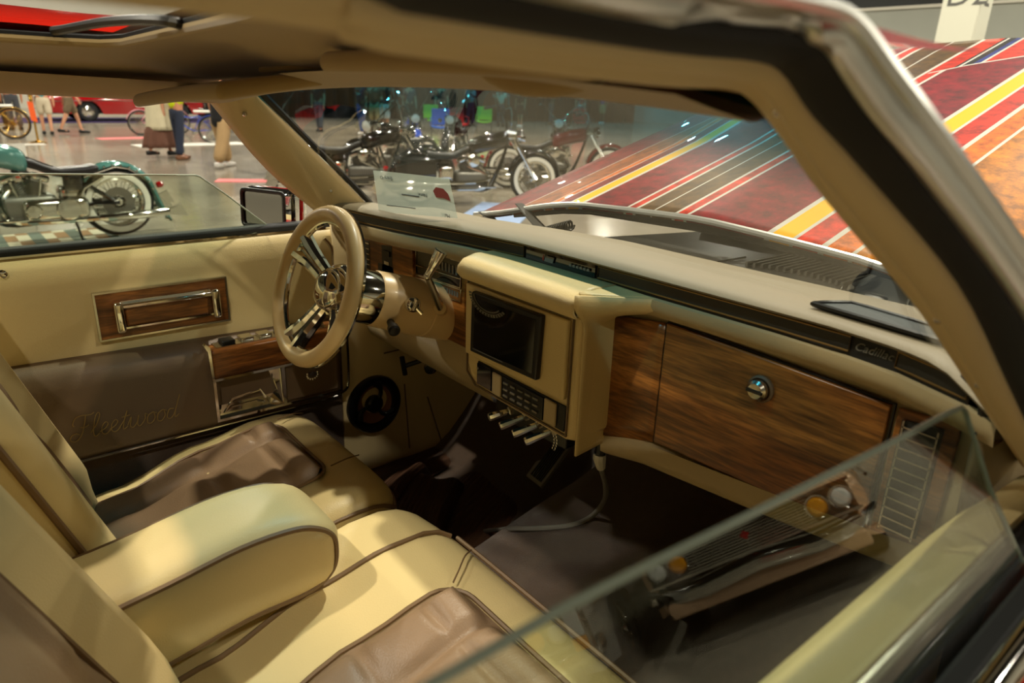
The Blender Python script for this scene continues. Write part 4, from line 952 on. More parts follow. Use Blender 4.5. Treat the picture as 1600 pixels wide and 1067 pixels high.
MB().lathe([(-0.02, 0.008), (0.004, 0.0085), (0.006, 0.012), (0.020, 0.0125), (0.024, 0.009), (0.025, 0)], hz, Vector((-0.3, -0.9, -0.15)), 16).build('hazard_knob', 'black', colm)
l0 = at(690, 484, 1, 0.335); l1 = at(668, 432, 1, 0.315); l2 = at(690, 392, 1, 0.30)
lv = MB().tube([l0, l0.lerp(l1, 0.5), l1], [0.011, 0.0085, 0.0075], 10, flat=0.75).build('shift_lever', 'chrome_soft', colm)
MB().tube([l0+Vector((0.02, 0.03, -0.012)), l0+Vector((-0.008, -0.006, 0.006))], [0.018, 0.013], 10).build('lever_socket', 'cream_paint', colm)
MB().ball(l1, 0.0085, 10, 6).build('lever_joint', 'chrome_soft', lv)
MB().tube([l1, l1.lerp(l2, 0.35), l1.lerp(l2, 0.4), l1.lerp(l2, 0.97), l2], [0.0075, 0.0085, 0.0105, 0.0145, 0.013], 14).build('lever_knob', 'chrome', lv)

# ------------------------------------------------------------------ seats
def seat_z(x): return smooth([(0.05, 0.385), (0.20, 0.41), (0.38, 0.462), (0.52, 0.486), (0.585, 0.486), (0.64, 0.470), (0.67, 0.44)], x)
def cushion(y0, y1, name, parent, x1=0.668, sag=0.012, x0=0.06):
    def fn(p):
        k = max(0.0, min(1.0, (p.z-0.28)/0.18))
        top = 0.486
        z = p.z+(seat_z(p.x)-top)*k
        m = (p.y-(y0+y1)/2)/((y1-y0)/2)
        z -= sag*k*(1-m*m)*smooth([(0.1, 1), (0.55, 1), (0.66, 0)], p.x)
        # front face rolls under, corners drawn in
        x = p.x-0.035*(1-k)*smooth([(0.5, 0), (0.66, 1)], p.x)
        x -= 0.030*abs(m)**6*smooth([(0.45, 0), (0.66, 1)], p.x)
        return Vector((x, p.y, z))
    return MB().soft(x0, x1, y0, y1, 0.21, 0.486, 0.055, 14, fn).build(name, 'cream', parent, smooth=80)
def insert(x0, x1, y0, y1, tx, ty, name, parent, zf, lift=0.003, puff=0.028, nx=70, ny=56, rad=0.05):
    """quilted insert: grid inside a rounded rectangle with grooves meeting at a tuft"""
    hx, hy = (x1-x0)/2, (y1-y0)/2; cx, cy = (x0+x1)/2, (y0+y1)/2
    def fn(u, v):
        a = (2*u-1); b = (2*v-1)
        # squircle mapping rounds the corners
        px = a*hx; py = b*hy
        ex = max(0, abs(px)-(hx-rad)); ey = max(0, abs(py)-(hy-rad))
        L = math.hypot(ex, ey); m = max(ex, ey)
        if L > 1e-9 and L > m:
            s_ = m/L; px = math.copysign(hx-rad+ex*s_, px) if ex > 0 else px; py = math.copysign(hy-rad+ey*s_, py) if ey > 0 else py
        x = cx+px; y = cy+py
        edge = min(hx-abs(px), hy-abs(py))
        g1 = abs(y-ty); g2 = abs(x-tx)
        soft = lambda d, w: 1-math.exp(-(d/w)**2)
        h = soft(max(0, edge)+0.001, 0.018)
        q = min(soft(g1, 0.013)*0.7+0.3*soft(g1, 0.05), soft(g2, 0.013)*0.7+0.3*soft(g2, 0.05), 0.4+0.6*soft(abs(x-(x1-0.075)), 0.012))
        tuft = soft(math.hypot(x-tx, y-ty), 0.045)
        return Vector((x, y, zf(x, y)+lift+puff*h*(0.18+0.82*q)*tuft-0.0005*(1-tuft)))
    return MB().grid(fn, nx, ny).build(name, 'taupe', parent, smooth=80)
def on_seat(y0, y1, sag=0.012):
    def f(x, y):
        m = (y-(y0+y1)/2)/((y1-y0)/2)
        return seat_z(x)-sag*(1-m*m)*smooth([(0.1, 1), (0.55, 1), (0.66, 0)], x)
    return f
def rr_loop(x0, x1, y0, y1, r, zf, dz, k=5):
    L = rrect(x1-x0, y1-y0, r, k, (x0+x1)/2, (y0+y1)/2)
    out = []
    for (a, b), (c_, d) in zip(L, L[1:]+L[:1]):
        n = max(1, int(math.hypot(c_-a, d-b)/0.04))
        for i in range(n): out.append((lerp(a, c_, i/n), lerp(b, d, i/n)))
    return [(x, y, zf(x, y)+dz) for x, y in out]
# driver's seat
ds = thing('driver_seat', 'cream and taupe leather seat behind the steering wheel', 'car seat', (0.35, 0.46, 0.2))
DY0, DY1 = 0.215, 0.725
dc = cushion(DY0, DY1, 'seat_cushion', ds)
fD = on_seat(DY0, DY1)
ins = insert(0.10, 0.548, 0.352, 0.640, 0.362, 0.553, 'seat_insert', ds, fD)
MB().tube(rr_loop(0.10, 0.552, 0.348, 0.644, 0.05, fD, 0.006), 0.004, 6, closed=True).build('insert_piping', 'piping', ds)
MB().lathe([(0, 0.0045), (0.003, 0.004), (0.004, 0.0)], (0.362, 0.553, fD(0.362, 0.553)-0.001), (0, 0, 1), 14).build('tuft_button', 'cream', ins)
def edge_pipe(y0, y1, sgn_list):
    out = []
    for y in sgn_list: 
        m = (y-(y0+y1)/2)/((y1-y0)/2); x = 0.6695-0.030*abs(m)**6-0.018
        out.append((x, y, 0.443-0.010*abs(m)**4))
    return out
yl = [lerp(DY0+0.012, DY1-0.012, k/20) for k in range(21)]
front = edge_pipe(DY0, DY1, yl)
rightside = [(x, DY0+0.006, seat_z(x)-0.030) for x in (0.10, 0.2, 0.3, 0.4, 0.5, 0.58)]+[(0.615, DY0+0.008, 0.443)]
leftside = [(x, DY1-0.006, seat_z(x)-0.030) for x in (0.58, 0.5, 0.4, 0.3, 0.2, 0.1)]
MB().tube(spline(rightside+front+leftside, 2), 0.0045, 6).build('cushion_piping', 'piping', ds)
MB().tube(spline([(0.640, 0.40, 0.474), (0.60, 0.375, 0.490), (0.555, 0.36, 0.494)], 4), 0.0016, 5).build('seam', 'piping', ds)
MB().tube(spline([(0.632, 0.68, 0.470), (0.595, 0.655, 0.488), (0.552, 0.635, 0.494)], 4), 0.0016, 5).build('seam', 'piping', ds)
def backrest(y0, y1, xb, slope, z0, z1, thick, bulge=0.03, lo_=0.55):
    ym = (y0+y1)/2; hw = (y1-y0)/2
    def fn(p):
        m = (p.y-ym)/hw; t = (p.z-z0)/(z1-z0)
        x = xb-slope*(p.z-z0)+p.x
        x += bulge*smooth([(-thick, 0), (0, 1)], p.x)*smooth([(0.0, 0.0), (lo_, 0.15), (lo_+0.12, 1.0), (0.88, 0.95), (1.0, 0.2)], abs(m))*smooth([(0, 0.5), (0.15, 1), (0.9, 1), (1, 0.3)], t)
        return Vector((x, p.y, p.z))
    return fn
fb = backrest(0.195, 0.70, 0.135, 0.36, 0.42, 1.0, 0.15, 0.045, 0.52)
MB().soft(-0.16, 0.0, 0.195, 0.70, 0.36, 1.02, 0.05, 12, fb).build('backrest', 'cream', ds, smooth=80)
def back_insert(y0, y1, z0, z1, ty, tz, fbk, name, parent, lift=0.004):
    hz_, hy_ = (z1-z0)/2, (y1-y0)/2
    soft = lambda d, w: 1-math.exp(-(d/w)**2)
    def fn(u, v):
        z = lerp(z0, z1, u); y = lerp(y0, y1, v); e = min(z-z0, z1-z, y-y0, y1-y)
        q = min(soft(abs(y-ty), 0.018), soft(abs(z-tz), 0.018)); tf = soft(math.hypot(y-ty, z-tz), 0.045)
        p = fbk(Vector((0, y, z))); return p+Vector((lift+0.016*soft(max(0, e)+0.001, 0.02)*(0.35+0.65*q)*tf, 0, 0))
    return MB().grid(fn, 36, 26).build(name, 'taupe', parent, smooth=80)
back_insert(0.325, 0.570, 0.44, 0.95, 0.49, 0.66, fb, 'backrest_insert', ds)
zz = [0.43+0.03*k for k in range(18)]
MB().tube([fb(Vector((0.004, 0.572, z))) for z in zz], 0.004, 6).build('backrest_piping', 'piping', ds)
MB().tube([fb(Vector((0.004, 0.322, z))) for z in zz], 0.004, 6).build('backrest_piping', 'piping', ds)
MB().tube([fb(Vector((-0.014, 0.206, z))) for z in zz], 0.0055, 6).build('backrest_piping', 'piping', ds)
# passenger's seat, its cushion carries on under the armrest
ps = thing('passenger_seat', 'cream and taupe leather seat nearest the camera, wide inner bolster', 'car seat', (0.35, -0.25, 0.2))
PY0, PY1 = -0.70, 0.200
cushion(PY0, PY1, 'seat_cushion', ps)
fP = on_seat(PY0, PY1)
ins = insert(0.10, 0.556, -0.610, -0.092, 0.367, -0.198, 'seat_insert', ps, fP, nx=70, ny=80)
MB().tube(rr_loop(0.10, 0.560, -0.614, -0.088, 0.05, fP, 0.006), 0.004, 6, closed=True).build('insert_piping', 'piping', ps)
MB().lathe([(0, 0.0045), (0.003, 0.004), (0.004, 0.0)], (0.367, -0.198, fP(0.367, -0.198)), (0, 0, 1), 14).build('tuft_button', 'cream', ins)
MB().tube([(x, 0.055+0.006*math.sin(x*5), fP(x, 0.055)+0.002) for x in [0.10+0.03*k for k in range(16)]]+[(0.59, 0.056, fP(0.59, 0.05)+0.001), (0.62, 0.050, 0.476), (0.638, 0.038, 0.466)], 0.0048, 6).build('cushion_piping', 'piping', ps)
yl = [lerp(PY0+0.012, 0.04, k/20) for k in range(21)]
MB().tube([(0.655-0.022*max(0, abs((y+0.25)/0.45))**6, y, 0.455) for y in yl], 0.0042, 6).build('cushion_piping', 'piping', ps)
MB().tube(spline([(0.645, -0.016, 0.464), (0.61, -0.045, 0.484), (0.575, -0.075, 0.488), (0.552, -0.092, 0.486)], 4), 0.0016, 5).build('seam', 'piping', ps)
fb2 = backrest(-0.70, 0.045, 0.115, 0.42, 0.44, 1.0, 0.15, 0.055, 0.55)
MB().soft(-0.16, 0.0, -0.70, 0.045, 0.36, 1.02, 0.055, 12, fb2).build('backrest', 'cream', ps, smooth=80)
back_insert(-0.55, -0.125, 0.46, 0.95, -0.2, 0.66, fb2, 'backrest_insert', ps)
MB().tube([fb2(Vector((0.006, -0.12, z))) for z in zz], 0.004, 6).build('backrest_piping', 'piping', ps)
fb3 = backrest(0.05, 0.195, 0.085, 0.40, 0.42, 1.0, 0.12, 0.012)
MB().soft(-0.13, 0.0, 0.05, 0.192, 0.40, 1.0, 0.03, 8, fb3).build('centre_backrest', 'cream', ps, smooth=80)
MB().tube([fb3(Vector((-0.004, 0.186, z))) for z in zz], 0.005, 6).build('backrest_piping', 'piping', ps)
# fold-down centre armrest
ar = thing('centre_armrest', 'cream leather armrest folded down between the two seats', 'armrest', (0.2, 0.11, 0.48))
AY0, AY1 = 0.022, 0.192
def afn(p):
    z = p.z+0.03*smooth([(0.05, -1), (0.30, 0.0), (0.42, -0.2)], p.x)
    t = max(0.0, min(1.0, (p.x-0.30)/0.12)); zc = 0.540
    return Vector((p.x, p.y, zc+(z-zc)*(1-0.42*t**2.6)))
MB().soft(0.02, 0.422, AY0, AY1, 0.468, 0.626, 0.040, 10, afn).build('armrest_pad', 'cream', ar, smooth=80)
def aloop(y):
    L = [(0.06, 0.6105), (0.16, 0.6105), (0.26, 0.6105), (0.34, 0.6105), (0.38, 0.606), (0.402, 0.588), (0.407, 0.555), (0.402, 0.510), (0.38, 0.489), (0.34, 0.484), (0.26, 0.484), (0.16, 0.484), (0.06, 0.484)]
    return [afn(Vector((a, y, b))) for a, b in L]
for y in (AY0+0.0075, AY1-0.0075):
    MB().tube(spline(aloop(y), 4), 0.0048, 6).build('armrest_piping', 'piping', ar)

# ------------------------------------------------------------------ small things inside
# speaker in the kick panel
sc_ = at(585, 631, 1, 0.728)
sk = thing('speaker', 'round black speaker with three curved spokes on the kick panel', 'speaker', tuple(sc_))
SN = Vector((0.08, -1, 0.05)).normalized(); S1 = Vector((1, 0.08, 0)).normalized(); S2 = SN.cross(S1)
if S2.z < 0: S2 = -S2
MB().lathe([(-0.03, 0.080), (0.004, 0.083), (0.012, 0.080), (0.014, 0.072), (0.010, 0.060), (0.004, 0.056), (-0.01, 0.054)], sc_, SN, 40).build('rim', 'black', sk)
mat('cone_brown', (128, 88, 58), 0.7)
MB().lathe([(0.004, 0.058), (-0.008, 0.040), (-0.012, 0.020), (-0.012, 0)], sc_, SN, 32).build('cone', 'cone_brown', sk)
MB().lathe([(-0.012, 0.026), (0.006, 0.025), (0.011, 0.020), (0.012, 0.0)], sc_, SN, 24).build('hub', 'black', sk)
for k in range(3):
    a0 = 2*PI*k/3+1.0; pts = []
    for j in range(9):
        t = j/8; r = lerp(0.020, 0.064, t); a = a0+0.55*t*t; pts.append(sc_+(S1*math.cos(a)+S2*math.sin(a))*r+SN*0.009)
    MB().tube(pts, [0.006]*5+[0.0075, 0.009, 0.010, 0.011], 7).build('spoke', 'black', sk)
# switch panel with four chrome levers
sb = thing('lever_switch_box', 'row of four chrome toggle levers hanging below the centre pod', 'switch panel', (0.79, 0.02, 0.64))
MB().prism([(0.118, 0.678), (0.118, 0.636), (-0.085, 0.648), (-0.085, 0.684)], (0.80, 0, 0), (0, 1, 0), (0, 0, 1), (0.05, 0, 0)).build('bracket', 'black', sb, bevel=0.003)
for k, ((u0, v0), (u1, v1)) in enumerate((((798, 641), (764, 652)), ((822, 650), (781, 666)), ((843, 662), (801, 678)), ((864, 672), (820, 690)))):
    p0 = at(u0, v0, 0, 0.800); p1 = at(u1, v1, 0, 0.757); d = p1-p0
    lv = MB().tube([p0, p0+d*0.12, p0+d*0.13, p0+d*0.9, p0+d], [0.0045, 0.0045, 0.0055, 0.0085, 0.0075], 8).build('lever', 'chrome', sb)
    MB().lathe([(-0.004, 0.010), (0.004, 0.010), (0.006, 0.006)], p0, d, 6).build('nut', 'chrome_soft', lv, smooth=0)
p0 = at(868, 668, 0, 0.80); 
mb = MB()
for k in range(8):
    c0 = p0+Vector((0, 0.002*math.sin(k), -0.006*k)); mb.tube([c0+Vector((0, 0.004*math.cos(a), 0.004*math.sin(a))) for a in [2*PI*j/8 for j in range(8)]], 0.001, 4, closed=True)
mb.build('bead_chain', 'chrome', sb, kind='stuff')
# accelerator pedal
ap = thing('accelerator_pedal', 'grey ribbed accelerator pedal under the centre of the dash', 'pedal', (1.06, 0.23, 0.30))
a0 = at(838, 752, 1, 0.245); a1 = at(888, 685, 1, 0.235); ud = (a1-a0).normalized(); L_ = (a1-a0).length
rt = Vector((0.12, -1, 0.1)); rt = (rt-ud*rt.dot(ud)).normalized(); nn_ = rt.cross(ud)
if nn_.x > 0: nn_ = -nn_
MB().prism([(-0.028, -0.005), (0.030, -0.005), (0.028, L_), (-0.018, L_), (-0.020, 0.05), (-0.030, 0.04)], a0, rt, ud, nn_*0.012).build('pad', 'grey_plastic', ap, bevel=0.002)
for k in range(7):
    x = -0.015+0.006*k; MB().box((0, 0, 0), (0.0025, L_*0.92, 0.004), Matrix.Translation(a0+rt*x+ud*L_*0.5+nn_*0.014) @ Matrix((rt, ud, nn_)).transposed().to_4x4()).build('rib', 'dark_steel', ap)
# charging cable over the tunnel
cb = thing('grey_cable', 'grey cable with pale plug running across the tunnel carpet', 'cable', tuple(at(735, 833, 2, 0.34)))
def on_carpet(u, v):
    d = (at(u, v, 2, 0.3)-CAM).normalized(); t = 0.6
    while t < 2.5:
        p = CAM+d*t; f = floorf((p.x+1.3)/2.85, (p.y+0.76)/1.52)
        if p.z < f.z+0.007: break
        t += 0.003
    return p
fl_ = on_carpet(925, 806)
cpts = [at(938, 700, 1, -0.09), at(939, 730, 1, -0.085), at(946, 757, 1, -0.06), at(944, 782, 1, lerp(-0.06, fl_.y, 0.55)), fl_, on_carpet(895, 820), on_carpet(850, 825), on_carpet(800, 826), on_carpet(755, 830), on_carpet(730, 836), on_carpet(712, 846)]
MB().tube(spline(cpts, 6), 0.0055, 8).build('cord', 'cable_grey', cb)
mat('plug_white', (214, 210, 196), 0.5)
pg = cpts[0]; MB().tube([pg+Vector((0, 0, -0.012)), pg+Vector((0, 0, -0.02)), cpts[1]], [0.012, 0.0125, 0.009], 10).build('plug', 'plug_white', cb)
MB().tube([pg+Vector((0.01, 0, 0.03)), pg+Vector((0, 0, -0.012))], [0.014, 0.011], 10).build('socket', 'black', cb)
# brake release pull and knob
br = thing('brake_release', 'black T-shaped brake release pull under the driver side of the dash', 'handle', tuple(at(632, 572, 1, 0.62)))
b0 = at(632, 572, 1, 0.62)
MB().tube([at(628, 558, 1, 0.62), at(633, 585, 1, 0.62)], 0.007, 8).build('grip', 'black', br)
MB().tube([b0, at(662, 562, 1, 0.60)], 0.0065, 8).build('stem', 'black', br)
MB().lathe([(0, 0.017), (0.010, 0.017), (0.014, 0.013), (0.014, 0.0)], at(674, 573, 1, 0.56), (-0.7, -0.6, 0), 18).build('dial', 'chrome_soft', br)
MB().lathe([(0.014, 0.012), (0.022, 0.012), (0.024, 0.0)], at(674, 573, 1, 0.56), (-0.7, -0.6, 0), 18).build('dial_cap', 'black', br)
# bunched brown mat beside the driver's seat
mat('mat_brown', (82, 54, 36), 0.6, noise=0.15, nscale=20, bump=0.3, bscale=250)
fm = thing('floor_mat', 'ribbed brown leather floor mat bunched up ahead of the driver seat', 'floor mat', (0.95, 0.45, 0.2))
def fold(cx, cy, lx, ly, h, rot, name, ph=0):
    def fn(u, v):
        a, b = (u-0.5)*lx, (v-0.5)*ly; e = (1-(2*u-1)**6)*(1-(2*v-1)**4)
        return Vector((cx+a*math.cos(rot)-b*math.sin(rot), cy+a*math.sin(rot)+b*math.cos(rot), 0.195+max(0, e)*h*(0.8+0.2*math.sin(7*v+ph))+0.0012*math.sin(v*90)*max(0, e)))
    MB().grid(fn, 22, 90).build(name, 'mat_brown', fm, smooth=80, solid=0.004)
c0 = at(628, 738, 2, 0.26); fold(c0.x, c0.y, 0.20, 0.10, 0.075, 0.5, 'mat_fold')
c0 = at(668, 768, 2, 0.25); fold(c0.x, c0.y, 0.26, 0.16, 0.07, 0.7, 'mat_fold', 1.2)
c0 = at(745, 785, 2, 0.21); fold(c0.x, c0.y, 0.42, 0.22, 0.018, 0.45, 'mat_sheet', 2)
c0 = at(620, 710, 2, 0.21); fold(c0.x, c0.y, 0.5, 0.3, 0.015, 0.2, 'mat_sheet', 2)
# sun visors
def visor(name, label, y0, y1, x0, x1, z0, z1, group):
    v = thing(name, label, 'sun visor', (0.48, (y0+y1)/2, 1.25), group=group)
    def fn(p):
        t = (p.x-x0)/(x1-x0); return Vector((p.x, p.y, p.z+lerp(z0, z1, t)-0.022*p.y-0.02*(p.y/0.62)**2))
    MB().soft(x0, x1, y0, y1, -0.011, 0.011, 0.0105, 8, fn).build('visor_board', 'headliner', v, smooth=80)
    return v
v1 = visor('sun_visor', 'cream sun visor swung a little down over the driver side of the windscreen', 0.10, 0.56, 0.315, 0.47, 1.238, 1.262, 'sun visors')
yv = 0.33
MB().tube([(0.482, y, 1.256-0.022*y-0.02*(y/0.62)**2) for y in (0.02, 0.12, 0.3, 0.5)], 0.006, 8).build('visor_rod', 'headliner', v1)
q = [at(403, 86, 1, 0.17), at(520, 84, 1, 0.02), at(505, 104, 1, 0.04), at(418, 112, 1, 0.15)]
MB().prism([(0, 0), (0.16, 0), (0.15, 0.05), (0.01, 0.05)], (0.40, 0.18, 1.262), (0.25, -1, 0.05), (0.9, 0.2, -0.12), (0, 0, 0.008)).build('visor_flap', 'headliner', v1, bevel=0.003)
v2 = visor('sun_visor', 'dark cream sun visor hanging over the passenger side of the windscreen', -0.52, -0.10, 0.36, 0.47, 1.270, 1.276, 'sun visors')
MB().soft(0.40, 0.425, -0.50, -0.32, 1.245, 1.285, 0.012, 8, lambda p: Vector((p.x, p.y, p.z+0.022*abs((p.y+0.41)/0.09)**2.5 if p.z < 1.268 else p.z))).build('visor_lamp_cover', 'headliner', v2, smooth=80)
# translucent sheet standing in for a dash card's reflection in the windscreen
def reflection_material():
    m = bpy.data.materials.new('reflected_card'); m.use_nodes = True; nt = m.node_tree; b = nt.nodes['Principled BSDF']
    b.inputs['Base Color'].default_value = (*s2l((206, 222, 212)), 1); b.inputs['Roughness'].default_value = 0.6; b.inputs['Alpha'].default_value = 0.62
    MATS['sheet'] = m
reflection_material()
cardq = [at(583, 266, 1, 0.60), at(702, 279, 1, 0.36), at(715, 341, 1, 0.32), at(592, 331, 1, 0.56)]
card = thing('card_reflection', 'pale translucent sheet standing in for the reflection of a printed card in the windscreen', 'reflection', tuple(cardq[3]))
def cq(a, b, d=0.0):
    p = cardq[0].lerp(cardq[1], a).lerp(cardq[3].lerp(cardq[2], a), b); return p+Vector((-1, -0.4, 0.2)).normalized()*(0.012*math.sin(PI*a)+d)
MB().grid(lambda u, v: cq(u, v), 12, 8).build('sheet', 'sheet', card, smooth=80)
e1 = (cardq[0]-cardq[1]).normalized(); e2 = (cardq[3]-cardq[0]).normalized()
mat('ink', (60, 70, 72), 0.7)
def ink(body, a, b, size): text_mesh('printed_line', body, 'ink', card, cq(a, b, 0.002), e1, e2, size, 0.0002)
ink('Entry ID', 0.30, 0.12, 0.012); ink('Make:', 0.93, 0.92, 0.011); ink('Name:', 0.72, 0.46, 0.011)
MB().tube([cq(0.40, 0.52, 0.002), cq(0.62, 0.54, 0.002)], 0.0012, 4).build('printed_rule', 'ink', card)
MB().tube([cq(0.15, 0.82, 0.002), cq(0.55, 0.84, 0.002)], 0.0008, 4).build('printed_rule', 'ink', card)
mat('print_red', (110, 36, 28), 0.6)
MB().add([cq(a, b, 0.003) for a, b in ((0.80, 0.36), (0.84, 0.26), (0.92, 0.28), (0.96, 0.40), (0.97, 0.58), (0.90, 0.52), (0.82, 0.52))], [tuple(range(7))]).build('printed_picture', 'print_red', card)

# ================================================================== things out in the hall
def grp(o, g):
    o['group'] = g; return o
# ------------------------------------------------------------------ motorcycle
def wheel_parts(root, cx, R, w, name, wall='white_wall', rimcol='chrome', spokes=36, disc=True):
    wh = MB().lathe([(-w*0.42, R*0.70), (-w*0.5, R*0.80), (-w*0.46, R*0.92), (-w*0.25, R*0.99), (0, R), (w*0.25, R*0.99), (w*0.46, R*0.92), (w*0.5, R*0.80), (w*0.42, R*0.70), (0, R*0.68), (-w*0.42, R*0.70)], (cx, 0, R), (0, 1, 0), 40).build(name, 'rubber', root, local=True, smooth=50)
    for s in (-1, 1):
        MB().lathe([(s*w*0.465, R*0.715), (s*w*0.515, R*0.80), (s*w*0.49, R*0.875)], (cx, 0, R), (0, 1, 0), 40).build('whitewall', wall, wh, local=True)
    MB().lathe([(-w*0.36, R*0.70), (-w*0.30, R*0.64), (0, R*0.62), (w*0.30, R*0.64), (w*0.36, R*0.70)], (cx, 0, R), (0, 1, 0), 40).build('rim', rimcol, wh, local=True)
    mb = MB()
    for k in range(spokes):
        a = 2*PI*k/spokes; s = 1 if k % 2 else -1; a2 = a+0.35*(1 if k % 4 < 2 else -1)
        mb.tube([(cx+R*0.15*math.cos(a2), s*w*0.28, R+R*0.15*math.sin(a2)), (cx+R*0.64*math.cos(a), s*w*0.10, R+R*0.64*math.sin(a))], 0.0032, 4, caps=False)
    mb.build('spokes', rimcol, wh, local=True, kind='stuff')
    MB().lathe([(-w*0.5, 0.0), (-w*0.5, R*0.10), (-w*0.32, R*0.17), (w*0.32, R*0.17), (w*0.5, R*0.10), (w*0.5, 0.0)], (cx, 0, R), (0, 1, 0), 20).build('hub', rimcol, wh, local=True)
    if disc:
        MB().lathe([(w*0.36, R*0.2), (w*0.36, R*0.44), (w*0.40, R*0.44), (w*0.40, R*0.2)], (cx, 0, R), (0, 1, 0), 28).build('brake_disc', 'steel', wh, local=True)
    return wh
def motorcycle(label, loc, rotz, paint='teal_paint', seatm='black', bars=0.35, group='show motorcycles', screen=False, lean=0.0, bags=False):
    t = thing('motorcycle', label, 'motorcycle', loc, rotz, group)
    t.rotation_euler = (lean, 0, rotz)
    B = lambda mb, n, m, p=t, **k: mb.build(n, m, p, local=True, **k)
    RW, FW, WB = 0.335, 0.345, 1.66
    wheel_parts(t, 0, RW, 0.15, 'rear_wheel'); wheel_parts(t, WB, FW, 0.12, 'front_wheel')
    # rear fender sweeping down to a flared tip
    def fender(cx, R, a0, a1, w, drop=0.0):
        def fn(u, v):
            a = lerp(a0, a1, u); b = (v-0.5)*2; r = R+0.03-0.045*abs(b)**2.5
            x = cx+r*math.cos(a); z = R+r*math.sin(a)
            if drop and u > 0.70: k = (u-0.70)/0.30; x -= drop*k*k*0.8; z += -drop*0.15*k
            return Vector((x, b*w, z))
        return fn
    rf = B(MB().grid(fender(0, RW+0.015, math.radians(35), math.radians(216), 0.095, 0.24), 36, 9), 'rear_fender', paint, smooth=70, solid=0.006)
    for b in (-1, 1):
        fe = fender(0, RW+0.015, math.radians(35), math.radians(216), 0.097, 0.24)
        pts = [fe(k/14, 0.5+0.5*b) for k in range(15)]
        mbx = MB()
        for p in pts[1:11]: mbx.ball(p+Vector((0, 0.004*b, 0.012)), 0.011, 8, 5)
        mbx.build('fender_studs', 'chrome', rf, local=True, kind='stuff')
    tip = fender(0, RW+0.015, math.radians(35), math.radians(216), 0.095, 0.24)
    B(MB().tube([tip(1.0, k/8)+Vector((0, 0, 0.0)) for k in range(9)], 0.012, 6), 'fender_tip', 'chrome', rf)
    B(MB().lathe([(0, 0.03), (0.04, 0.035), (0.06, 0.02), (0.062, 0)], (-0.39, 0.0, 0.47), (-1, 0, 0.2), 14), 'tail_light', 'deep_red', rf)
    B(MB().grid(fender(WB, FW+0.015, math.radians(-5), math.radians(170), 0.075), 30, 9), 'front_fender', paint, smooth=70, solid=0.006)
    # strut along the fender
    B(MB().tube([(0.28, 0.105, 0.60), (0.0, 0.108, 0.685), (-0.12, 0.108, 0.66)], 0.012, 8), 'fender_strut', 'chrome', rf)
    # frame
    fr = B(MB().tube(spline([(0.0, 0.09, RW), (0.25, 0.10, 0.34), (0.5, 0.10, 0.24), (0.95, 0.10, 0.20), (1.12, 0.05, 0.42), (1.30, 0.0, 0.92)], 5), 0.018, 8), 'frame_rail', 'pearl_black')
    B(MB().tube(spline([(0.0, -0.09, RW), (0.25, -0.10, 0.34), (0.5, -0.10, 0.24), (0.95, -0.10, 0.20), (1.12, -0.05, 0.42), (1.30, 0.0, 0.92)], 5), 0.018, 8), 'frame_rail', 'pearl_black')
    B(MB().tube([(0.05, 0.09, 0.36), (0.38, 0.06, 0.62), (0.75, 0.0, 0.80), (1.28, 0.0, 0.93)], 0.02, 8), 'backbone', 'pearl_black')
    # engine: crankcase, two finned cylinders, covers
    en = B(MB().soft(0.52, 0.98, -0.13, 0.13, 0.20, 0.46, 0.06, 4), 'engine', 'engine_grey')
    for s, x0 in ((-1, 0.70), (1, 0.80)):
        ax = Vector((0.40*s, 0, 1)).normalized(); o = Vector((x0, 0, 0.42)); pr = []
        for k in range(9):
            h = 0.018*k; pr += [(h, 0.062), (h+0.002, 0.088), (h+0.009, 0.088), (h+0.011, 0.062)]
        B(MB().lathe(pr, o, ax, 20), 'cylinder', 'engine_grey', en, smooth=30)
        B(MB().soft(-0.085, 0.085, -0.075, 0.075, 0.165, 0.235, 0.03, 3, M=Matrix.Translation(o) @ ax.to_track_quat('Z', 'Y').to_matrix().to_4x4()), 'rocker_box', 'chrome', en)
        B(MB().tube([o+Vector((0.02*s, 0.10, -0.02)), o+ax*0.18+Vector((0, 0.09, 0))], 0.012, 8), 'pushrod', 'chrome', en)
    B(MB().soft(0.28, 0.82, 0.10, 0.19, 0.22, 0.42, 0.05, 5), 'primary_cover', 'chrome', en)
    B(MB().lathe([(0.0, 0.105), (0.03, 0.105), (0.045, 0.095), (0.05, 0.0)], (0.46, 0.165, 0.32), (0, 1, 0), 28), 'clutch_cover', 'chrome', en)
    B(MB().lathe([(0.0, 0.07), (0.025, 0.07), (0.04, 0.055), (0.042, 0.0)], (0.74, 0.165, 0.32), (0, 1, 0), 24), 'stator_cover', 'chrome', en)
    B(MB().lathe([(0.0, 0.085), (0.05, 0.085), (0.065, 0.06), (0.068, 0.0)], (0.75, -0.13, 0.60), (0, -1, 0), 24), 'air_cleaner', 'chrome', en)
    B(MB().lathe([(0.0, 0.036), (0.05, 0.042), (0.07, 0.03), (0.075, 0.0)], (0.80, 0.10, 0.62), (0.2, 1, 0), 20), 'horn', 'chrome', en)
    B(MB().soft(0.28, 0.50, -0.10, 0.10, 0.30, 0.52, 0.04, 3), 'gearbox', 'chrome', en)
    B(MB().soft(0.30, 0.46, 0.06, 0.15, 0.48, 0.64, 0.03, 3), 'oil_tank', 'pearl_black', en)
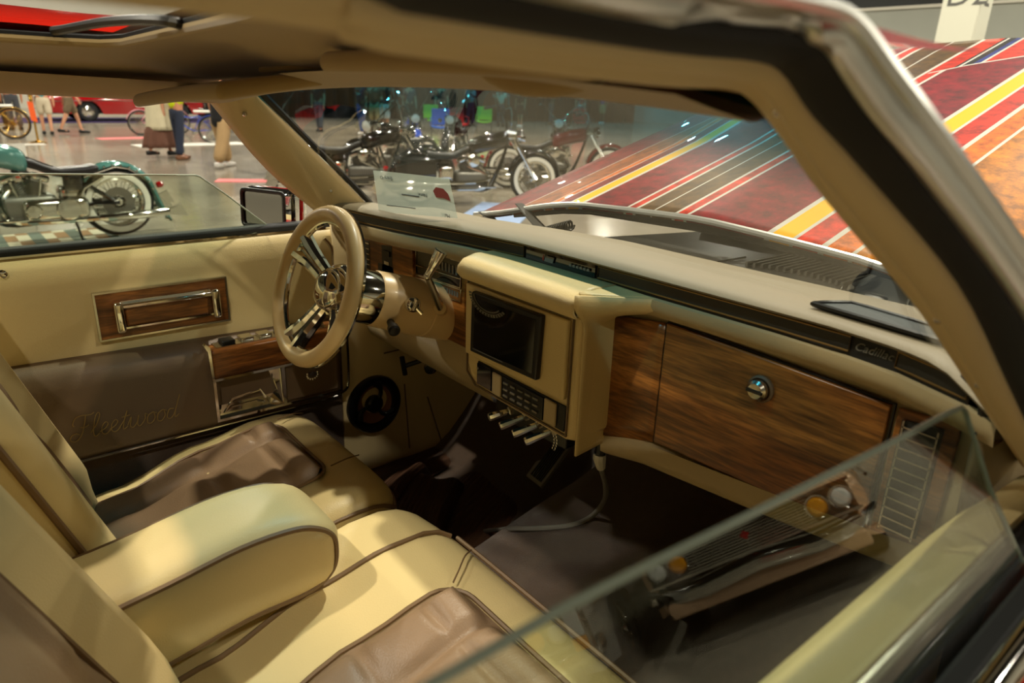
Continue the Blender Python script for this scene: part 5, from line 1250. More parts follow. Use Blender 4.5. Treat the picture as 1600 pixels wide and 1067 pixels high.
    # exhausts, long fishtails
    for s, dz in ((1, 0.0), (-1, 0.0), (-1, 0.09)):
        ex = B(MB().tube(spline([(0.86 if dz == 0 else 0.68, 0.05*s, 0.52), (0.97, 0.13*s, 0.40), (0.90, 0.17*s, 0.24+dz), (0.6, 0.18*s, 0.215+dz), (0.2, 0.19*s, 0.215+dz)], 5), 0.024, 10), 'exhaust_pipe', 'chrome')
        B(MB().tube([(0.22, 0.19*s, 0.215+dz), (0.15, 0.19*s, 0.215+dz), (-0.30, 0.195*s, 0.22+dz), (-0.42, 0.195*s, 0.225+dz)], [0.026, 0.042, 0.042, 0.034], 12), 'muffler', 'chrome', ex)
        B(MB().add([(-0.42, 0.195*s-0.014, 0.20+dz), (-0.42, 0.195*s+0.014, 0.20+dz), (-0.42, 0.195*s+0.014, 0.25+dz), (-0.42, 0.195*s-0.014, 0.25+dz), (-0.60, 0.195*s-0.008, 0.165+dz), (-0.60, 0.195*s+0.008, 0.165+dz), (-0.54, 0.195*s+0.008, 0.30+dz), (-0.54, 0.195*s-0.008, 0.30+dz)], [(0, 1, 5, 4), (1, 2, 6, 5), (2, 3, 7, 6), (3, 0, 4, 7), (4, 5, 6, 7), (0, 3, 2, 1)]), 'fishtail', 'chrome', ex, smooth=0)
    # tank, seat, panels
    def tank(p):
        t_ = (p.x-0.70)/0.58; w = 0.55+0.6*math.sin(PI*min(1, max(0, t_*0.75+0.2))); return Vector((p.x, p.y*w, p.z+0.09*t_-0.05*(1-t_)**2))
    tk = B(MB().soft(0.70, 1.28, -0.14, 0.14, 0.69, 0.91, 0.085, 7, tank), 'fuel_tank', paint, smooth=80)
    B(MB().lathe([(0, 0.05), (0.02, 0.05), (0.03, 0.04), (0.032, 0)], (0.98, 0, 0.935), (0, 0, 1), 18), 'tank_console', 'chrome', tk)
    def seat(p):
        t_ = (p.x-0.0)/0.75; return Vector((p.x, p.y*lerp(1.0, 0.55, max(0, t_)), p.z+0.10*smooth([(0.05, 0.55), (0.28, 0.2), (0.45, 0.15), (0.75, 1.2)], p.x)))
    B(MB().soft(0.14, 0.76, -0.14, 0.14, 0.585, 0.67, 0.035, 8, seat), 'seat', seatm, smooth=80)
    B(MB().tube([(0.12, 0.12, 0.60), (0.30, 0.125, 0.50), (0.36, 0.12, 0.38)], 0.02, 8), 'side_shock', 'chrome')
    # fork, bars, lamp
    fk = B(MB().tube([(1.30, 0.09, 0.95), (WB, 0.09, FW)], 0.026, 10), 'fork_leg', 'chrome')
    B(MB().tube([(1.30, -0.09, 0.95), (WB, -0.09, FW)], 0.026, 10), 'fork_leg', 'chrome')
    B(MB().soft(1.24, 1.36, -0.13, 0.13, 0.88, 0.99, 0.03, 3), 'triple_clamp', 'chrome')
    hb = B(MB().tube(spline([(1.10, 0.42, 0.98+bars), (1.20, 0.36, 1.00+bars), (1.27, 0.16, 0.99+0.4*bars), (1.27, 0.07, 1.0), (1.27, -0.07, 1.0), (1.27, -0.16, 0.99+0.4*bars), (1.20, -0.36, 1.00+bars), (1.10, -0.42, 0.98+bars)], 6), 0.014, 8), 'handlebar', 'chrome')
    for s in (-1, 1):
        B(MB().tube([(1.12, 0.40*s, 0.985+bars), (1.02, 0.45*s, 0.965+bars)], 0.019, 8), 'grip', 'rubber', hb)
        B(MB().tube([(1.18, 0.36*s, 1.0+bars), (1.16, 0.40*s, 1.12+bars)], 0.006, 6), 'mirror_stalk', 'chrome', hb)
        B(MB().ball((1.15, 0.42*s, 1.15+bars), (0.015, 0.055, 0.035), 12, 8), 'mirror', 'chrome', hb)
        B(MB().lathe([(0, 0.02), (0.05, 0.045), (0.055, 0.045), (0.06, 0)], (1.40, 0.20*s, 0.90), (1, 0, 0), 16), 'spot_lamp', 'chrome')
    hl_ = B(MB().lathe([(-0.10, 0.0), (-0.08, 0.05), (0.0, 0.085), (0.03, 0.092), (0.04, 0.088)], (1.42, 0, 0.92), (1, 0, -0.1), 24), 'headlight', 'chrome')
    B(MB().lathe([(0.036, 0.086), (0.05, 0.05), (0.054, 0)], (1.42, 0, 0.92), (1, 0, -0.1), 24), 'lamp_glass', 'lens', hl_)
    B(MB().tube([(0.42, 0.14, 0.22), (0.40, 0.24, 0.02)], 0.012, 6).box((0.40, 0.25, 0.01), (0.06, 0.05, 0.02)), 'kickstand', 'pearl_black')
    B(MB().soft(0.80, 1.05, 0.20, 0.30, 0.25, 0.275, 0.012, 2), 'footboard', 'chrome')
    B(MB().soft(0.80, 1.05, -0.30, -0.20, 0.25, 0.275, 0.012, 2), 'footboard', 'chrome')
    if screen:
        def wsn(u, v): b = (v-0.5)*2; return Vector((1.36-0.30*u+0.02, 0.26*b*(1-0.3*u*u), 1.02+0.50*u-0.04*b*b+0.0))
        B(MB().grid(wsn, 8, 10), 'windscreen', 'clear_glass', smooth=80, solid=0.004)
        B(MB().tube([wsn(0, 0), wsn(0.5, 0), wsn(0.9, 0.02), wsn(1, 0.3), wsn(1, 0.5), wsn(1, 0.7), wsn(0.9, 0.98), wsn(0.5, 1), wsn(0, 1)], 0.006, 6), 'screen_frame', 'chrome')
    if bags:
        for s in (-1, 1): B(MB().soft(-0.30, 0.25, 0.14*s+(-0.08 if s < 0 else 0), 0.14*s+(0.08 if s > 0 else 0), 0.36, 0.64, 0.05, 4), 'saddlebag', paint)
    return t
def at_ground(u, v): p = at(u, v, 2, GZ); return (p.x, p.y, GZ)
def place_rear(u, v, rot, R=0.0):
    p = at(u, v, 2, GZ); return (p.x, p.y, GZ)
mat('magenta_paint', (196, 20, 130), 0.15, coat=1.0); mat('blue_paint', (20, 60, 170), 0.15, coat=1.0); mat('maroon', (96, 10, 16), 0.12, coat=1.0)
pz = at(195, 371, 2, GZ)
motorcycle('teal motorcycle with studded rear fender and fishtail exhaust outside the far window', (pz.x, pz.y+0.1, GZ+0.012), math.radians(183), 'teal_paint', group='show motorcycles', bars=0.30)
pz = at(75, 300, 2, GZ)
motorcycle('magenta motorcycle half hidden behind the teal one', (-0.15, 9.3, GZ), math.radians(200), 'magenta_paint', bars=0.2)
bk = [('black motorcycle side-on beside the far windscreen pillar', (4.25, 8.7), 333, 'pearl_black', 0.34, False, False),
      ('black motorcycle side-on behind the right half of the card reflection', (5.25, 7.5), 335, 'pearl_black', 0.30, False, True),
      ('black motorcycle with clear screen between the two side-on black ones', (6.9, 9.9), 200, 'pearl_black', 0.25, True, False),
      ('dark red motorcycle with low bars beside the corner of the hood', (7.5, 8.3), 322, 'maroon', 0.22, False, False),
      ('black motorcycle with tall bars behind the dark red one', (9.5, 12.4), 225, 'pearl_black', 0.40, False, False),
      ('maroon motorcycle farthest right before the raised hood hides the row', (11.2, 11.0), 225, 'maroon', 0.28, False, True),
      ('blue motorcycle in the back row near the green chairs', (8.6, 13.2), 245, 'blue_paint', 0.45, False, False),
      ('black motorcycle in the back row by the far pillar, wide bars', (5.4, 12.2), 240, 'pearl_black', 0.42, True, False)]
for lab, (x, y), a, pm, bh, scn, bg in bk:
    motorcycle(lab, (x, y, GZ), math.radians(a), pm, bars=bh, screen=scn, bags=bg)

# ------------------------------------------------------------------ bicycles
def bicycle(label, loc, rotz, frame, rimc, R=0.33, group='show bicycles'):
    t = thing('bicycle', label, 'bicycle', loc, rotz, group); B = lambda mb, n, m, p=t, **k: mb.build(n, m, p, local=True, **k)
    WBc = 1.02
    for cx, nm in ((0, 'rear_wheel'), (WBc, 'front_wheel')):
        w = B(MB().tube([(cx+R*0.96*math.cos(a), 0, R+R*0.96*math.sin(a)) for a in [2*PI*k/36 for k in range(36)]], 0.024, 8, closed=True), nm, 'rubber')
        B(MB().tube([(cx+R*0.885*math.cos(a), 0, R+R*0.885*math.sin(a)) for a in [2*PI*k/36 for k in range(36)]], 0.014, 6, closed=True), 'rim', rimc, w)
        mb = MB()
        for k in range(48):
            a = 2*PI*k/48; mb.tube([(cx+0.03*math.cos(a+0.6), 0.02*(1 if k % 2 else -1), R+0.03*math.sin(a+0.6)), (cx+R*0.88*math.cos(a), 0, R+R*0.88*math.sin(a))], 0.003, 4, caps=False)
        B(mb, 'spokes', rimc, w, kind='stuff')
        B(MB().lathe([(-0.05, 0.0), (-0.05, 0.03), (0.05, 0.03), (0.05, 0.0)], (cx, 0, R), (0, 1, 0), 12), 'hub', rimc, w)
        B(MB().grid(lambda u, v, cx=cx: Vector((cx+(R+0.03)*math.cos(lerp(0.3, 2.9, u)), (v-0.5)*0.06, R+(R+0.03-0.02*abs(2*v-1)**2)*math.sin(lerp(0.3, 2.9, u)))), 16, 5), 'fender', frame, solid=0.003)
    B(MB().tube([(0, 0, R), (0.42, 0, 0.30), (0.26, 0, 0.66)], 0.014, 8).tube([(0, 0, R), (0.26, 0, 0.66)], 0.011, 8), 'frame_rear', frame)
    B(MB().tube(spline([(0.26, 0, 0.66), (0.5, 0, 0.62), (0.80, 0, 0.70)], 5), 0.016, 8).tube(spline([(0.42, 0, 0.30), (0.62, 0, 0.42), (0.80, 0, 0.64)], 5), 0.016, 8), 'frame_front', frame)
    for s in (-1, 1): B(MB().tube([(0.80, 0.02*s, 0.72), (0.86, 0.05*s, 0.60), (WBc, 0.05*s, R)], 0.012, 8), 'fork', rimc)
    B(MB().tube(spline([(0.55, 0.30, 0.98), (0.72, 0.28, 1.10), (0.80, 0.10, 0.85), (0.80, 0, 0.76), (0.80, -0.10, 0.85), (0.72, -0.28, 1.10), (0.55, -0.30, 0.98)], 5), 0.011, 8), 'handlebar', rimc)
    B(MB().soft(-0.05, 0.40, -0.07, 0.07, 0.74, 0.80, 0.03, 5), 'seat', 'white_paint')
    B(MB().lathe([(-0.01, 0.0), (-0.01, 0.09), (0.01, 0.09), (0.01, 0.0)], (0.42, 0, 0.30), (0, 1, 0), 20), 'chainring', rimc)
    B(MB().tube([(0.42, 0.05, 0.30), (0.50, 0.06, 0.18)], 0.01, 6).box((0.50, 0.10, 0.17), (0.09, 0.07, 0.02)), 'crank', rimc)
    return t
mat('gold', (222, 178, 84), 0.18, 1.0); mat('pink_paint', (222, 150, 160), 0.3, coat=0.6)
p = at(26, 217, 2, GZ); bicycle('gold bicycle whose wheel stands at the left edge beyond the far window', (p.x, p.y, GZ), math.radians(184), 'gold', 'gold', 0.36)
p = at(222, 211, 2, GZ); bicycle('pale pink bicycle half behind the cream shawl', (p.x, p.y, GZ), math.radians(5), 'pink_paint', 'chrome', 0.33)
p = at(334, 224, 2, GZ); bicycle('bright blue bicycle beside the person in jeans', (p.x, p.y, GZ), math.radians(170), 'blue_paint', 'chrome', 0.33)

# ------------------------------------------------------------------ classic cars
def classic_car(name, label, loc, rotz, paint, corner=False):
    """origin at the middle of the front bumper on the floor, +X forward"""
    t = thing(name, label, 'car', loc, rotz); B = lambda mb, n, m, p=t, **k: mb.build(n, m, p, local=True, **k)
    st = [(-0.02, 0.80, 0.30, 0.74), (-0.12, 0.90, 0.26, 0.80), (-0.5, 0.94, 0.24, 0.86), (-1.5, 0.96, 0.24, 0.91), (-2.6, 0.97, 0.24, 0.93), (-3.6, 0.97, 0.24, 0.93), (-4.6, 0.95, 0.26, 0.90), (-5.1, 0.92, 0.30, 0.84), (-5.2, 0.86, 0.38, 0.76)]
    def body(u, v):
        k = u*(len(st)-1); i = min(int(k), len(st)-2); f = k-i
        x, hw, z0, z1 = (lerp(st[i][q], st[i+1][q], f) for q in range(4))
        sec = [(-1.0, 0.0), (-1.0, 0.35), (-1.02, 0.62), (-0.99, 0.85), (-0.93, 0.97), (-0.80, 1.0), (0, 1.02), (0.80, 1.0), (0.93, 0.97), (0.99, 0.85), (1.02, 0.62), (1.0, 0.35), (1.0, 0.0)]
        a, b = sec[int(round(v*12))]
        z = lerp(z0, z1, b)
        if b <= 0.36 and abs(a) > 0.9:
            for wx in (-0.95, -4.0):
                d = abs(x-wx)
                if d < 0.40: z = max(z, math.sqrt(max(0, 0.40**2-d*d))+0.30)
        return Vector((x, a*hw, z))
    bd = B(MB().grid(body, 90, 13), 'body', paint, smooth=50)
    B(MB().box((-2.6, 0, 0.33), (5.0, 1.6, 0.16)), 'underbody', 'black_soft')
    gh = [(-1.75, 0.70, 0.92), (-2.35, 0.60, 1.32), (-3.35, 0.60, 1.34), (-3.95, 0.68, 0.94)]
    vs = []
    for x, hw, z in gh: vs += [(x, -hw, z), (x, hw, z)]
    B(MB().add(vs, [(0, 1, 3, 2), (4, 5, 7, 6), (0, 2, 4, 6), (1, 7, 5, 3)]), 'windows', 'black_gloss', smooth=0)
    B(MB().soft(-3.45, -2.25, -0.63, 0.63, 1.30, 1.38, 0.035, 5, lambda p: Vector((p.x, p.y, p.z+0.02*(1-(p.y/0.63)**2)))), 'roof', paint)
    for x in (-0.95, -4.0):
        for s in (-1, 1):
            w = B(MB().lathe([(-0.10, 0.20), (-0.10, 0.29), (-0.07, 0.33), (0.07, 0.33), (0.10, 0.29), (0.10, 0.20), (-0.1, 0.2)], (x, 0.83*s, 0.33), (0, 1, 0), 28), 'tyre', 'rubber')
            B(MB().lathe([(0.06, 0.21), (0.04, 0.19), (0.06, 0.06), (0.10, 0.05), (0.11, 0)], (x, 0.83*s, 0.33), (0, s, 0), 28), 'wire_wheel', 'chrome', w)
    for s in (-1, 1): B(MB().tube([(x, s*(0.985 if x > -5 else 0.95), z) for x, z in ((-0.2, 0.68), (-1.5, 0.70), (-3.5, 0.70), (-5.1, 0.66))], 0.016, 6), 'side_moulding', 'chrome')
    bp = B(MB().soft(-0.10, 0.10, -0.96, 0.96, 0.34, 0.48, 0.05, 8, lambda p: Vector((p.x-0.22*abs(p.y)**3, p.y, p.z+0.02*math.cos(p.y*6)))), 'front_bumper', 'chrome', smooth=80)
    B(MB().soft(-0.12, 0.02, -0.80, 0.80, 0.24, 0.36, 0.03, 4), 'valance', paint)
    B(MB().soft(-5.32, -5.16, -0.95, 0.95, 0.34, 0.48, 0.05, 6), 'rear_bumper', 'chrome')
    gr = B(MB().box((-0.01, 0, 0.62), (0.04, 1.66, 0.22)), 'grille_backing', 'black')
    for k in range(9): B(MB().box((0.022, 0, 0.535+0.021*k), (0.014, 1.05, 0.011)), 'grille_bar', 'chrome', gr)
    for k in range(5): B(MB().box((0.024, -0.42+0.21*k, 0.62), (0.012, 0.006, 0.19)), 'grille_bar', 'chrome', gr)
    B(MB().box((0.02, 0, 0.735), (0.05, 1.70, 0.022)), 'grille_top', 'chrome', gr)
    B(MB().box((0.02, 0, 0.515), (0.05, 1.70, 0.020)), 'grille_base', 'chrome', gr)
    B(MB().prism([(-0.04, 0), (0, 0.03), (0.04, 0), (0, -0.04)], (0.03, 0, 0.64), (0, 1, 0), (0, 0, 1), (0.008, 0, 0)), 'grille_badge', 'deep_red', gr)
    for s in (-1, 1):
        for yl_, ms in ((0.745, 'lens'), (0.565, 'amber')):
            h = B(MB().lathe([(0.0, 0.078), (0.03, 0.092), (0.045, 0.088), (0.04, 0.076)], (0.0, yl_*s, 0.625), (1, 0, 0), 24), 'headlamp', 'chrome')
            B(MB().lathe([(0.022, 0.078), (0.05, 0.05), (0.058, 0.0)], (0.0, yl_*s, 0.625), (1, 0, 0), 24), 'lamp_glass', ms, h)
    if corner:
        for s in (-1, 1):
            cf = B(MB().box((0.03, 0.90*s, 0.62), (0.10, 0.14, 0.34)), 'corner_lamp_frame', 'chrome', bevel=0.01)
            B(MB().box((0.085, 0.90*s, 0.665), (0.02, 0.105, 0.20)), 'clear_lens', 'lens', cf, bevel=0.004); B(MB().box((0.085, 0.90*s, 0.515), (0.02, 0.105, 0.085)), 'amber_lens', 'amber', cf, bevel=0.004)
    return t
mat('silver_paint', (150, 150, 146), 0.2, metal=0.4, coat=1.0)
classic_car('classic_car', 'silver car corner with clear and amber lamp mirrored low in the near glass', (2.415, -5.51, GZ), math.radians(145), 'silver_paint', corner=True)
classic_car('classic_car', 'tan lowrider with chrome grille mirrored in the near window glass', (4.35, -4.3, GZ), math.radians(145), 'tan_paint')
p = at(250, 190, 2, GZ)
classic_car('classic_car', 'long red classic car far behind the walking visitors', (p.x+1.6, p.y+0.9, GZ+0.02), math.radians(4), 'deep_red')
mat('purple_carpet', (52, 36, 84), 0.95)
o = MB().box((p.x-2.2, p.y+0.9, GZ+0.01), (8.5, 3.4, 0.02)).build('display_carpet', 'purple_carpet'); tag(o, 'dark purple carpet under the long red classic car', 'carpet')

# ------------------------------------------------------------------ people
for nm, c_ in (('skin_a', (190, 130, 96)), ('skin_b', (206, 150, 118)), ('skin_c', (120, 76, 52))): mat(nm, c_, 0.55)
for nm, c_ in (('cloth_black', (22, 22, 24)), ('cloth_navy', (34, 42, 62)), ('cloth_khaki', (168, 138, 96)), ('cloth_cream', (214, 204, 172)), ('cloth_brown', (104, 68, 52)), ('cloth_grey', (150, 150, 150)), ('cloth_dgrey', (70, 72, 78)), ('cloth_white', (220, 216, 206)), ('cloth_vest', (208, 224, 10)), ('cloth_sand', (206, 194, 168)), ('cloth_blue', (40, 76, 140)), ('cloth_red', (170, 30, 30)), ('cloth_teal', (96, 176, 190))):
    mat(nm, c_, 0.85, noise=0.12, nscale=9)
mat('cloth_camo', (112, 96, 72), 0.85, noise=0.5, nscale=14)
mat('hair_dark', (30, 22, 16), 0.6); mat('hair_brown', (86, 58, 34), 0.6)
mat('shoe_black', (18, 16, 16), 0.5); mat('shoe_white', (214, 210, 204), 0.5); mat('shoe_brown', (110, 70, 44), 0.5)
def skin_mesh(name, mname, parent, joints, edges, radii, sub=1):
    me = bpy.data.meshes.new(name); me.from_pydata([Vector(j) for j in joints], edges, []); me.update()
    o = bpy.data.objects.new(name, me); COL.objects.link(o); o.parent = parent; me.materials.append(MATS[mname])
    o.modifiers.new('skin', 'SKIN')
    if not me.skin_vertices:
        bpy.context.view_layer.objects.active = o; bpy.ops.object.skin_root_mark()
    for i, r in enumerate(radii):
        me.skin_vertices[0].data[i].radius = (r if isinstance(r, tuple) else (r, r)); me.skin_vertices[0].data[i].use_root = (i == 0)
    o.modifiers['skin'].use_smooth_shade = True
    s = o.modifiers.new('sub', 'SUBSURF'); s.levels = sub; s.render_levels = sub
    return o
def person(label, loc, rotz, H=1.75, skin='skin_b', top='cloth_black', bottom='cloth_khaki', shoes='shoe_black', kind='trousers', hair='hair_dark', stride=0.0, arms=(0.1, -0.1), bend=(0.15, 0.15), sleeve=True, shawl=None, lean=0.0, group='visitors in the hall', hem=0.92, wide=1.0):
    """faces +X; stride in radians: left leg forward, right leg back"""
    t = thing('person', label, 'person', loc, rotz, group); k = H/1.75
    V = lambda x, y, z: Vector((x*k, y*k, z*k))
    pel = V(0, 0, 0.95); sp1 = V(0.01+lean*0.2, 0, 1.12); ch = V(0.0+lean*0.45, 0, 1.34); nk = V(0.01+lean*0.55, 0, 1.49); hd = V(0.03+lean*0.62, 0, 1.60); ht = V(0.025+lean*0.62, 0, 1.69)
    J = [pel, sp1, ch, nk, hd, ht]; E = [(0, 1), (1, 2), (2, 3), (3, 4), (4, 5)]
    Rr = [0.125*k, 0.115*k, 0.125*k, 0.055*k, (0.085*k, 0.075*k), 0.06*k]
    legs = []; armsj = []
    for s, a in ((1, stride), (-1, -stride)):
        hip = V(0, 0.085*s, 0.90); kn = hip+V(0.44*math.sin(a), 0.01*s, -0.44*math.cos(a))
        a2 = a-(0.35*abs(a)+ (0.25*abs(a) if a < 0 else 0)); an = kn+V(0.40*math.sin(a2), 0, -0.40*math.cos(a2)); 
        dz = 0.075*k-an.z if an.z < 0.075*k else 0
        an.z += dz; toe = an+V(0.17, 0.015*s, -0.045); heel = an+V(-0.05, 0, -0.045)
        i = len(J); J += [hip, kn, an, toe]; E += [(0, i), (i, i+1), (i+1, i+2), (i+2, i+3)]; Rr += [0.085*k, 0.055*k, 0.037*k, 0.03*k]; legs.append((hip, kn, an, toe))
    for s, a, bd in ((1, arms[0], bend[0]), (-1, arms[1], bend[1])):
        sh = V(lean*0.5, 0.185*s, 1.40); el = sh+V(0.29*math.sin(a), 0.05*s, -0.29*math.cos(a)); b2 = a+bd; wr = el+V(0.25*math.sin(b2), 0.0, -0.25*math.cos(b2))
        pm = wr+V(0.08*math.sin(b2), 0, -0.08*math.cos(b2))
        i = len(J); J += [sh, el, wr, pm]; E += [(2, i), (i, i+1), (i+1, i+2), (i+2, i+3)]; Rr += [0.058*k, 0.043*k, 0.030*k, (0.030*k, 0.018*k)]; armsj.append((sh, el, wr, pm))
        d = Vector((math.sin(b2), 0, -math.cos(b2))); q = Vector((math.cos(b2), 0, math.sin(b2)))
        for f, ln in enumerate((0.065, 0.08, 0.085, 0.075)):
            base = pm+q*(0.024-0.016*f)*k; i2 = len(J); J += [base+d*ln*0.5*k, base+d*ln*0.9*k+Vector((0, -0.012*s*k, 0))]; E += [(i+3, i2), (i2, i2+1)]; Rr += [0.0085*k, 0.007*k]
        i2 = len(J); J += [wr+q*0.035*k+d*0.03*k, wr+q*0.05*k+d*0.065*k]; E += [(i+2, i2), (i2, i2+1)]; Rr += [0.010*k, 0.0085*k]
    bd_ = skin_mesh('body', skin, t, J, E, Rr)
    B = lambda mb, n, m, p=t, **kk: mb.build(n, m, p, local=True, **kk)
    # hair, face
    B(MB().grid(lambda u, v: hd+Vector(((0.105*math.cos(2*PI*u)*math.sin(v*1.75)-0.012)*k, 0.092*math.sin(2*PI*u)*math.sin(v*1.75)*k, (0.02+0.115*math.cos(v*1.75))*k)), 18, 9, cu=True), 'hair', hair, smooth=80)
    f0 = hd+V(0.088, 0, -0.01)
    B(MB().tube([f0+V(0, 0, 0.02), f0+V(0.022, 0, -0.025)], [0.008*k, 0.014*k], 6), 'nose', skin)
    for s in (-1, 1):
        B(MB().ball(f0+V(-0.004, 0.032*s, 0.018), 0.010*k, 8, 6), 'eye', 'white_paint'); B(MB().ball(hd+V(0.0, 0.082*s, -0.01), (0.02*k, 0.01*k, 0.03*k), 8, 6), 'ear', skin)
    B(MB().box(tuple(f0+V(0.0, 0, -0.055)), (0.012*k, 0.045*k, 0.008*k)), 'mouth', 'cloth_red')
    # clothes
    if kind in ('trousers', 'shorts'):
        fr_ = 1.0 if kind == 'trousers' else 0.0
        Jt = [V(0, 0, 1.0), V(0, 0, 0.91)]; Et = [(0, 1)]; Rt = [0.135*k, 0.145*k]
        for (hip, kn, an, toe) in legs:
            i = len(Jt)
            if kind == 'trousers': Jt += [hip+V(0, 0, -0.06), kn, an+V(0, 0, 0.0)]; Et += [(1, i), (i, i+1), (i+1, i+2)]; Rt += [0.10*k*wide, 0.082*k*wide, 0.075*k*wide]
            else: Jt += [hip+V(0, 0, -0.06), kn+(hip-kn)*0.05]; Et += [(1, i), (i, i+1)]; Rt += [0.105*k, 0.10*k]
        skin_mesh('trousers' if kind == 'trousers' else 'shorts', bottom, t, Jt, Et, Rt)
    elif kind == 'skirt':
        def sk_(u, v):
            a = 2*PI*u; r = lerp(0.15, 0.34, v)*(1+0.07*v*math.sin(9*a)); return V(0, 0, lerp(1.0, 0.20, v))+Vector((r*k*math.cos(a)*(1.15 if v > 0.5 else 1), r*k*0.85*math.sin(a), 0))
        B(MB().grid(sk_, 54, 10, cu=True), 'skirt', bottom, smooth=80, solid=0.01)
    Js = [V(0, 0, hem), sp1, ch+V(0, 0, 0.02)]; Es = [(0, 1), (1, 2)]; Rs = [0.150*k*(1.0 if hem > 0.9 else 1.3), 0.145*k*(1.0 if hem > 0.9 else 1.15), 0.150*k]
    for (sh, el, wr, pm) in armsj:
        i = len(Js); Js += [sh+V(0, 0, 0)]; Es += [(2, i)]; Rs += [0.078*k]
        if sleeve: Js += [el+(sh-el)*0.25]; Es += [(i, i+1)]; Rs += [0.07*k]
    skin_mesh('shirt', top, t, Js, Es, Rs)
    for (hip, kn, an, toe) in legs:
        B(MB().soft(-0.075*k, 0.20*k, -0.045*k, 0.045*k, -0.075*k, 0.02*k, 0.03*k, 4, lambda p: Vector((p.x, p.y*(1-0.25*max(0, p.x)/0.2), p.z-(0.035*max(0, p.x)/0.2 if p.z > -0.03*k else 0))), M=Matrix.Translation(an)), 'shoe', shoes)
    if shawl:
        def sh_(u, v):
            a = 2*PI*u; r = lerp(0.16, 0.26, v**0.6)*(1+0.04*v*math.sin(11*a)); return V(0, 0, lerp(1.46, 0.55, v))+Vector((r*k*math.cos(a), r*k*1.05*math.sin(a), 0))
        B(MB().grid(sh_, 60, 12, cu=True), 'shawl', shawl, smooth=80, solid=0.008)
    return t
def gp(u, v): p = at(u, v, 2, GZ); return (p.x, p.y, GZ)
P_ = person
P_('person in a yellow vest and navy jeans standing beyond the far window', gp(284, 249), math.radians(20), 1.76, 'skin_a', 'cloth_vest', 'cloth_navy', 'shoe_brown', stride=0.10, arms=(0.3, 0.35), bend=(1.3, 1.2))
P_('person in a black shirt and baggy khaki trousers beside the far pillar', gp(352, 262), math.radians(30), 1.72, 'skin_a', 'cloth_black', 'cloth_khaki', 'shoe_white', stride=0.26, hem=0.68, wide=1.45)
P_('person in a long cream shawl and brown skirt walking away left', gp(256, 245), math.radians(15), 1.70, 'skin_b', 'cloth_cream', 'cloth_brown', 'shoe_black', kind='skirt', shawl='cloth_cream', stride=0.32)
P_('person in a black tee and camouflage shorts walking right', gp(116, 209), math.radians(-8), 1.78, 'skin_b', 'cloth_black', 'cloth_camo', 'shoe_black', kind='shorts', stride=0.28, arms=(-0.3, 0.3))
P_('person in a printed black tank top and pale shorts behind the gold post', gp(76, 210), math.radians(80), 1.72, 'skin_b', 'cloth_teal', 'cloth_sand', 'shoe_black', kind='shorts', stride=0.10, sleeve=False)
P_('person in a grey shirt and dark trousers at the left edge', gp(27, 203), math.radians(95), 1.76, 'skin_a', 'cloth_grey', 'cloth_dgrey', 'shoe_black', stride=0.05)
P_('person all in black leaving the picture at the left edge', gp(3, 202), math.radians(120), 1.78, 'skin_b', 'cloth_black', 'cloth_black', 'shoe_black', stride=0.1)
ws_people = [('person in white shorts standing in the middle of the windscreen view', (602, 212), 1.8, 'cloth_black', 'cloth_white', 'shorts', 70), ('person in tan trousers next to the white shorts', (586, 214), 1.76, 'cloth_brown', 'cloth_khaki', 'trousers', 100),
             ('person in blue jeans left of the tan trousers', (566, 210), 1.78, 'cloth_navy', 'cloth_blue', 'trousers', 60), ('person in a dark shirt behind the bikes, near the far pillar', (500, 205), 1.75, 'cloth_black', 'cloth_dgrey', 'trousers', 80),
             ('person in black standing behind the green chairs', (690, 200), 1.78, 'cloth_black', 'cloth_black', 'trousers', 110), ('person in a cream top behind the right green chair', (782, 197), 1.7, 'cloth_sand', 'cloth_dgrey', 'trousers', 100),
             ('person in black shorts right of the cream top', (812, 198), 1.74, 'cloth_black', 'cloth_black', 'shorts', 70), ('person in a red shirt near the hood edge', (905, 196), 1.72, 'cloth_red', 'cloth_navy', 'trousers', 80),
             ('person in a blue shirt far back by the hood edge', (940, 193), 1.76, 'cloth_blue', 'cloth_khaki', 'shorts', 60), ('person in grey seen between two black shirts', (735, 197), 1.8, 'cloth_grey', 'cloth_navy', 'trousers', 140), ('person in dark clothes behind the tall handlebars', (640, 203), 1.74, 'cloth_dgrey', 'cloth_black', 'trousers', 120),
             ('person in a black hoodie between the crowd and the hood', (860, 195), 1.8, 'cloth_black', 'cloth_dgrey', 'trousers', 30)]
for i, (lab, (u, v), h, tp, bt, kd, an) in enumerate(ws_people):
    x, y, z = gp(u, v); P_(lab, (x, y, z), math.radians(an+140), h, ('skin_a', 'skin_b', 'skin_c')[i % 3], tp, bt, ('shoe_white', 'shoe_black')[i % 2], kind=kd, hair=('hair_dark', 'hair_brown')[i % 2], stride=0.06+0.03*(i % 4))

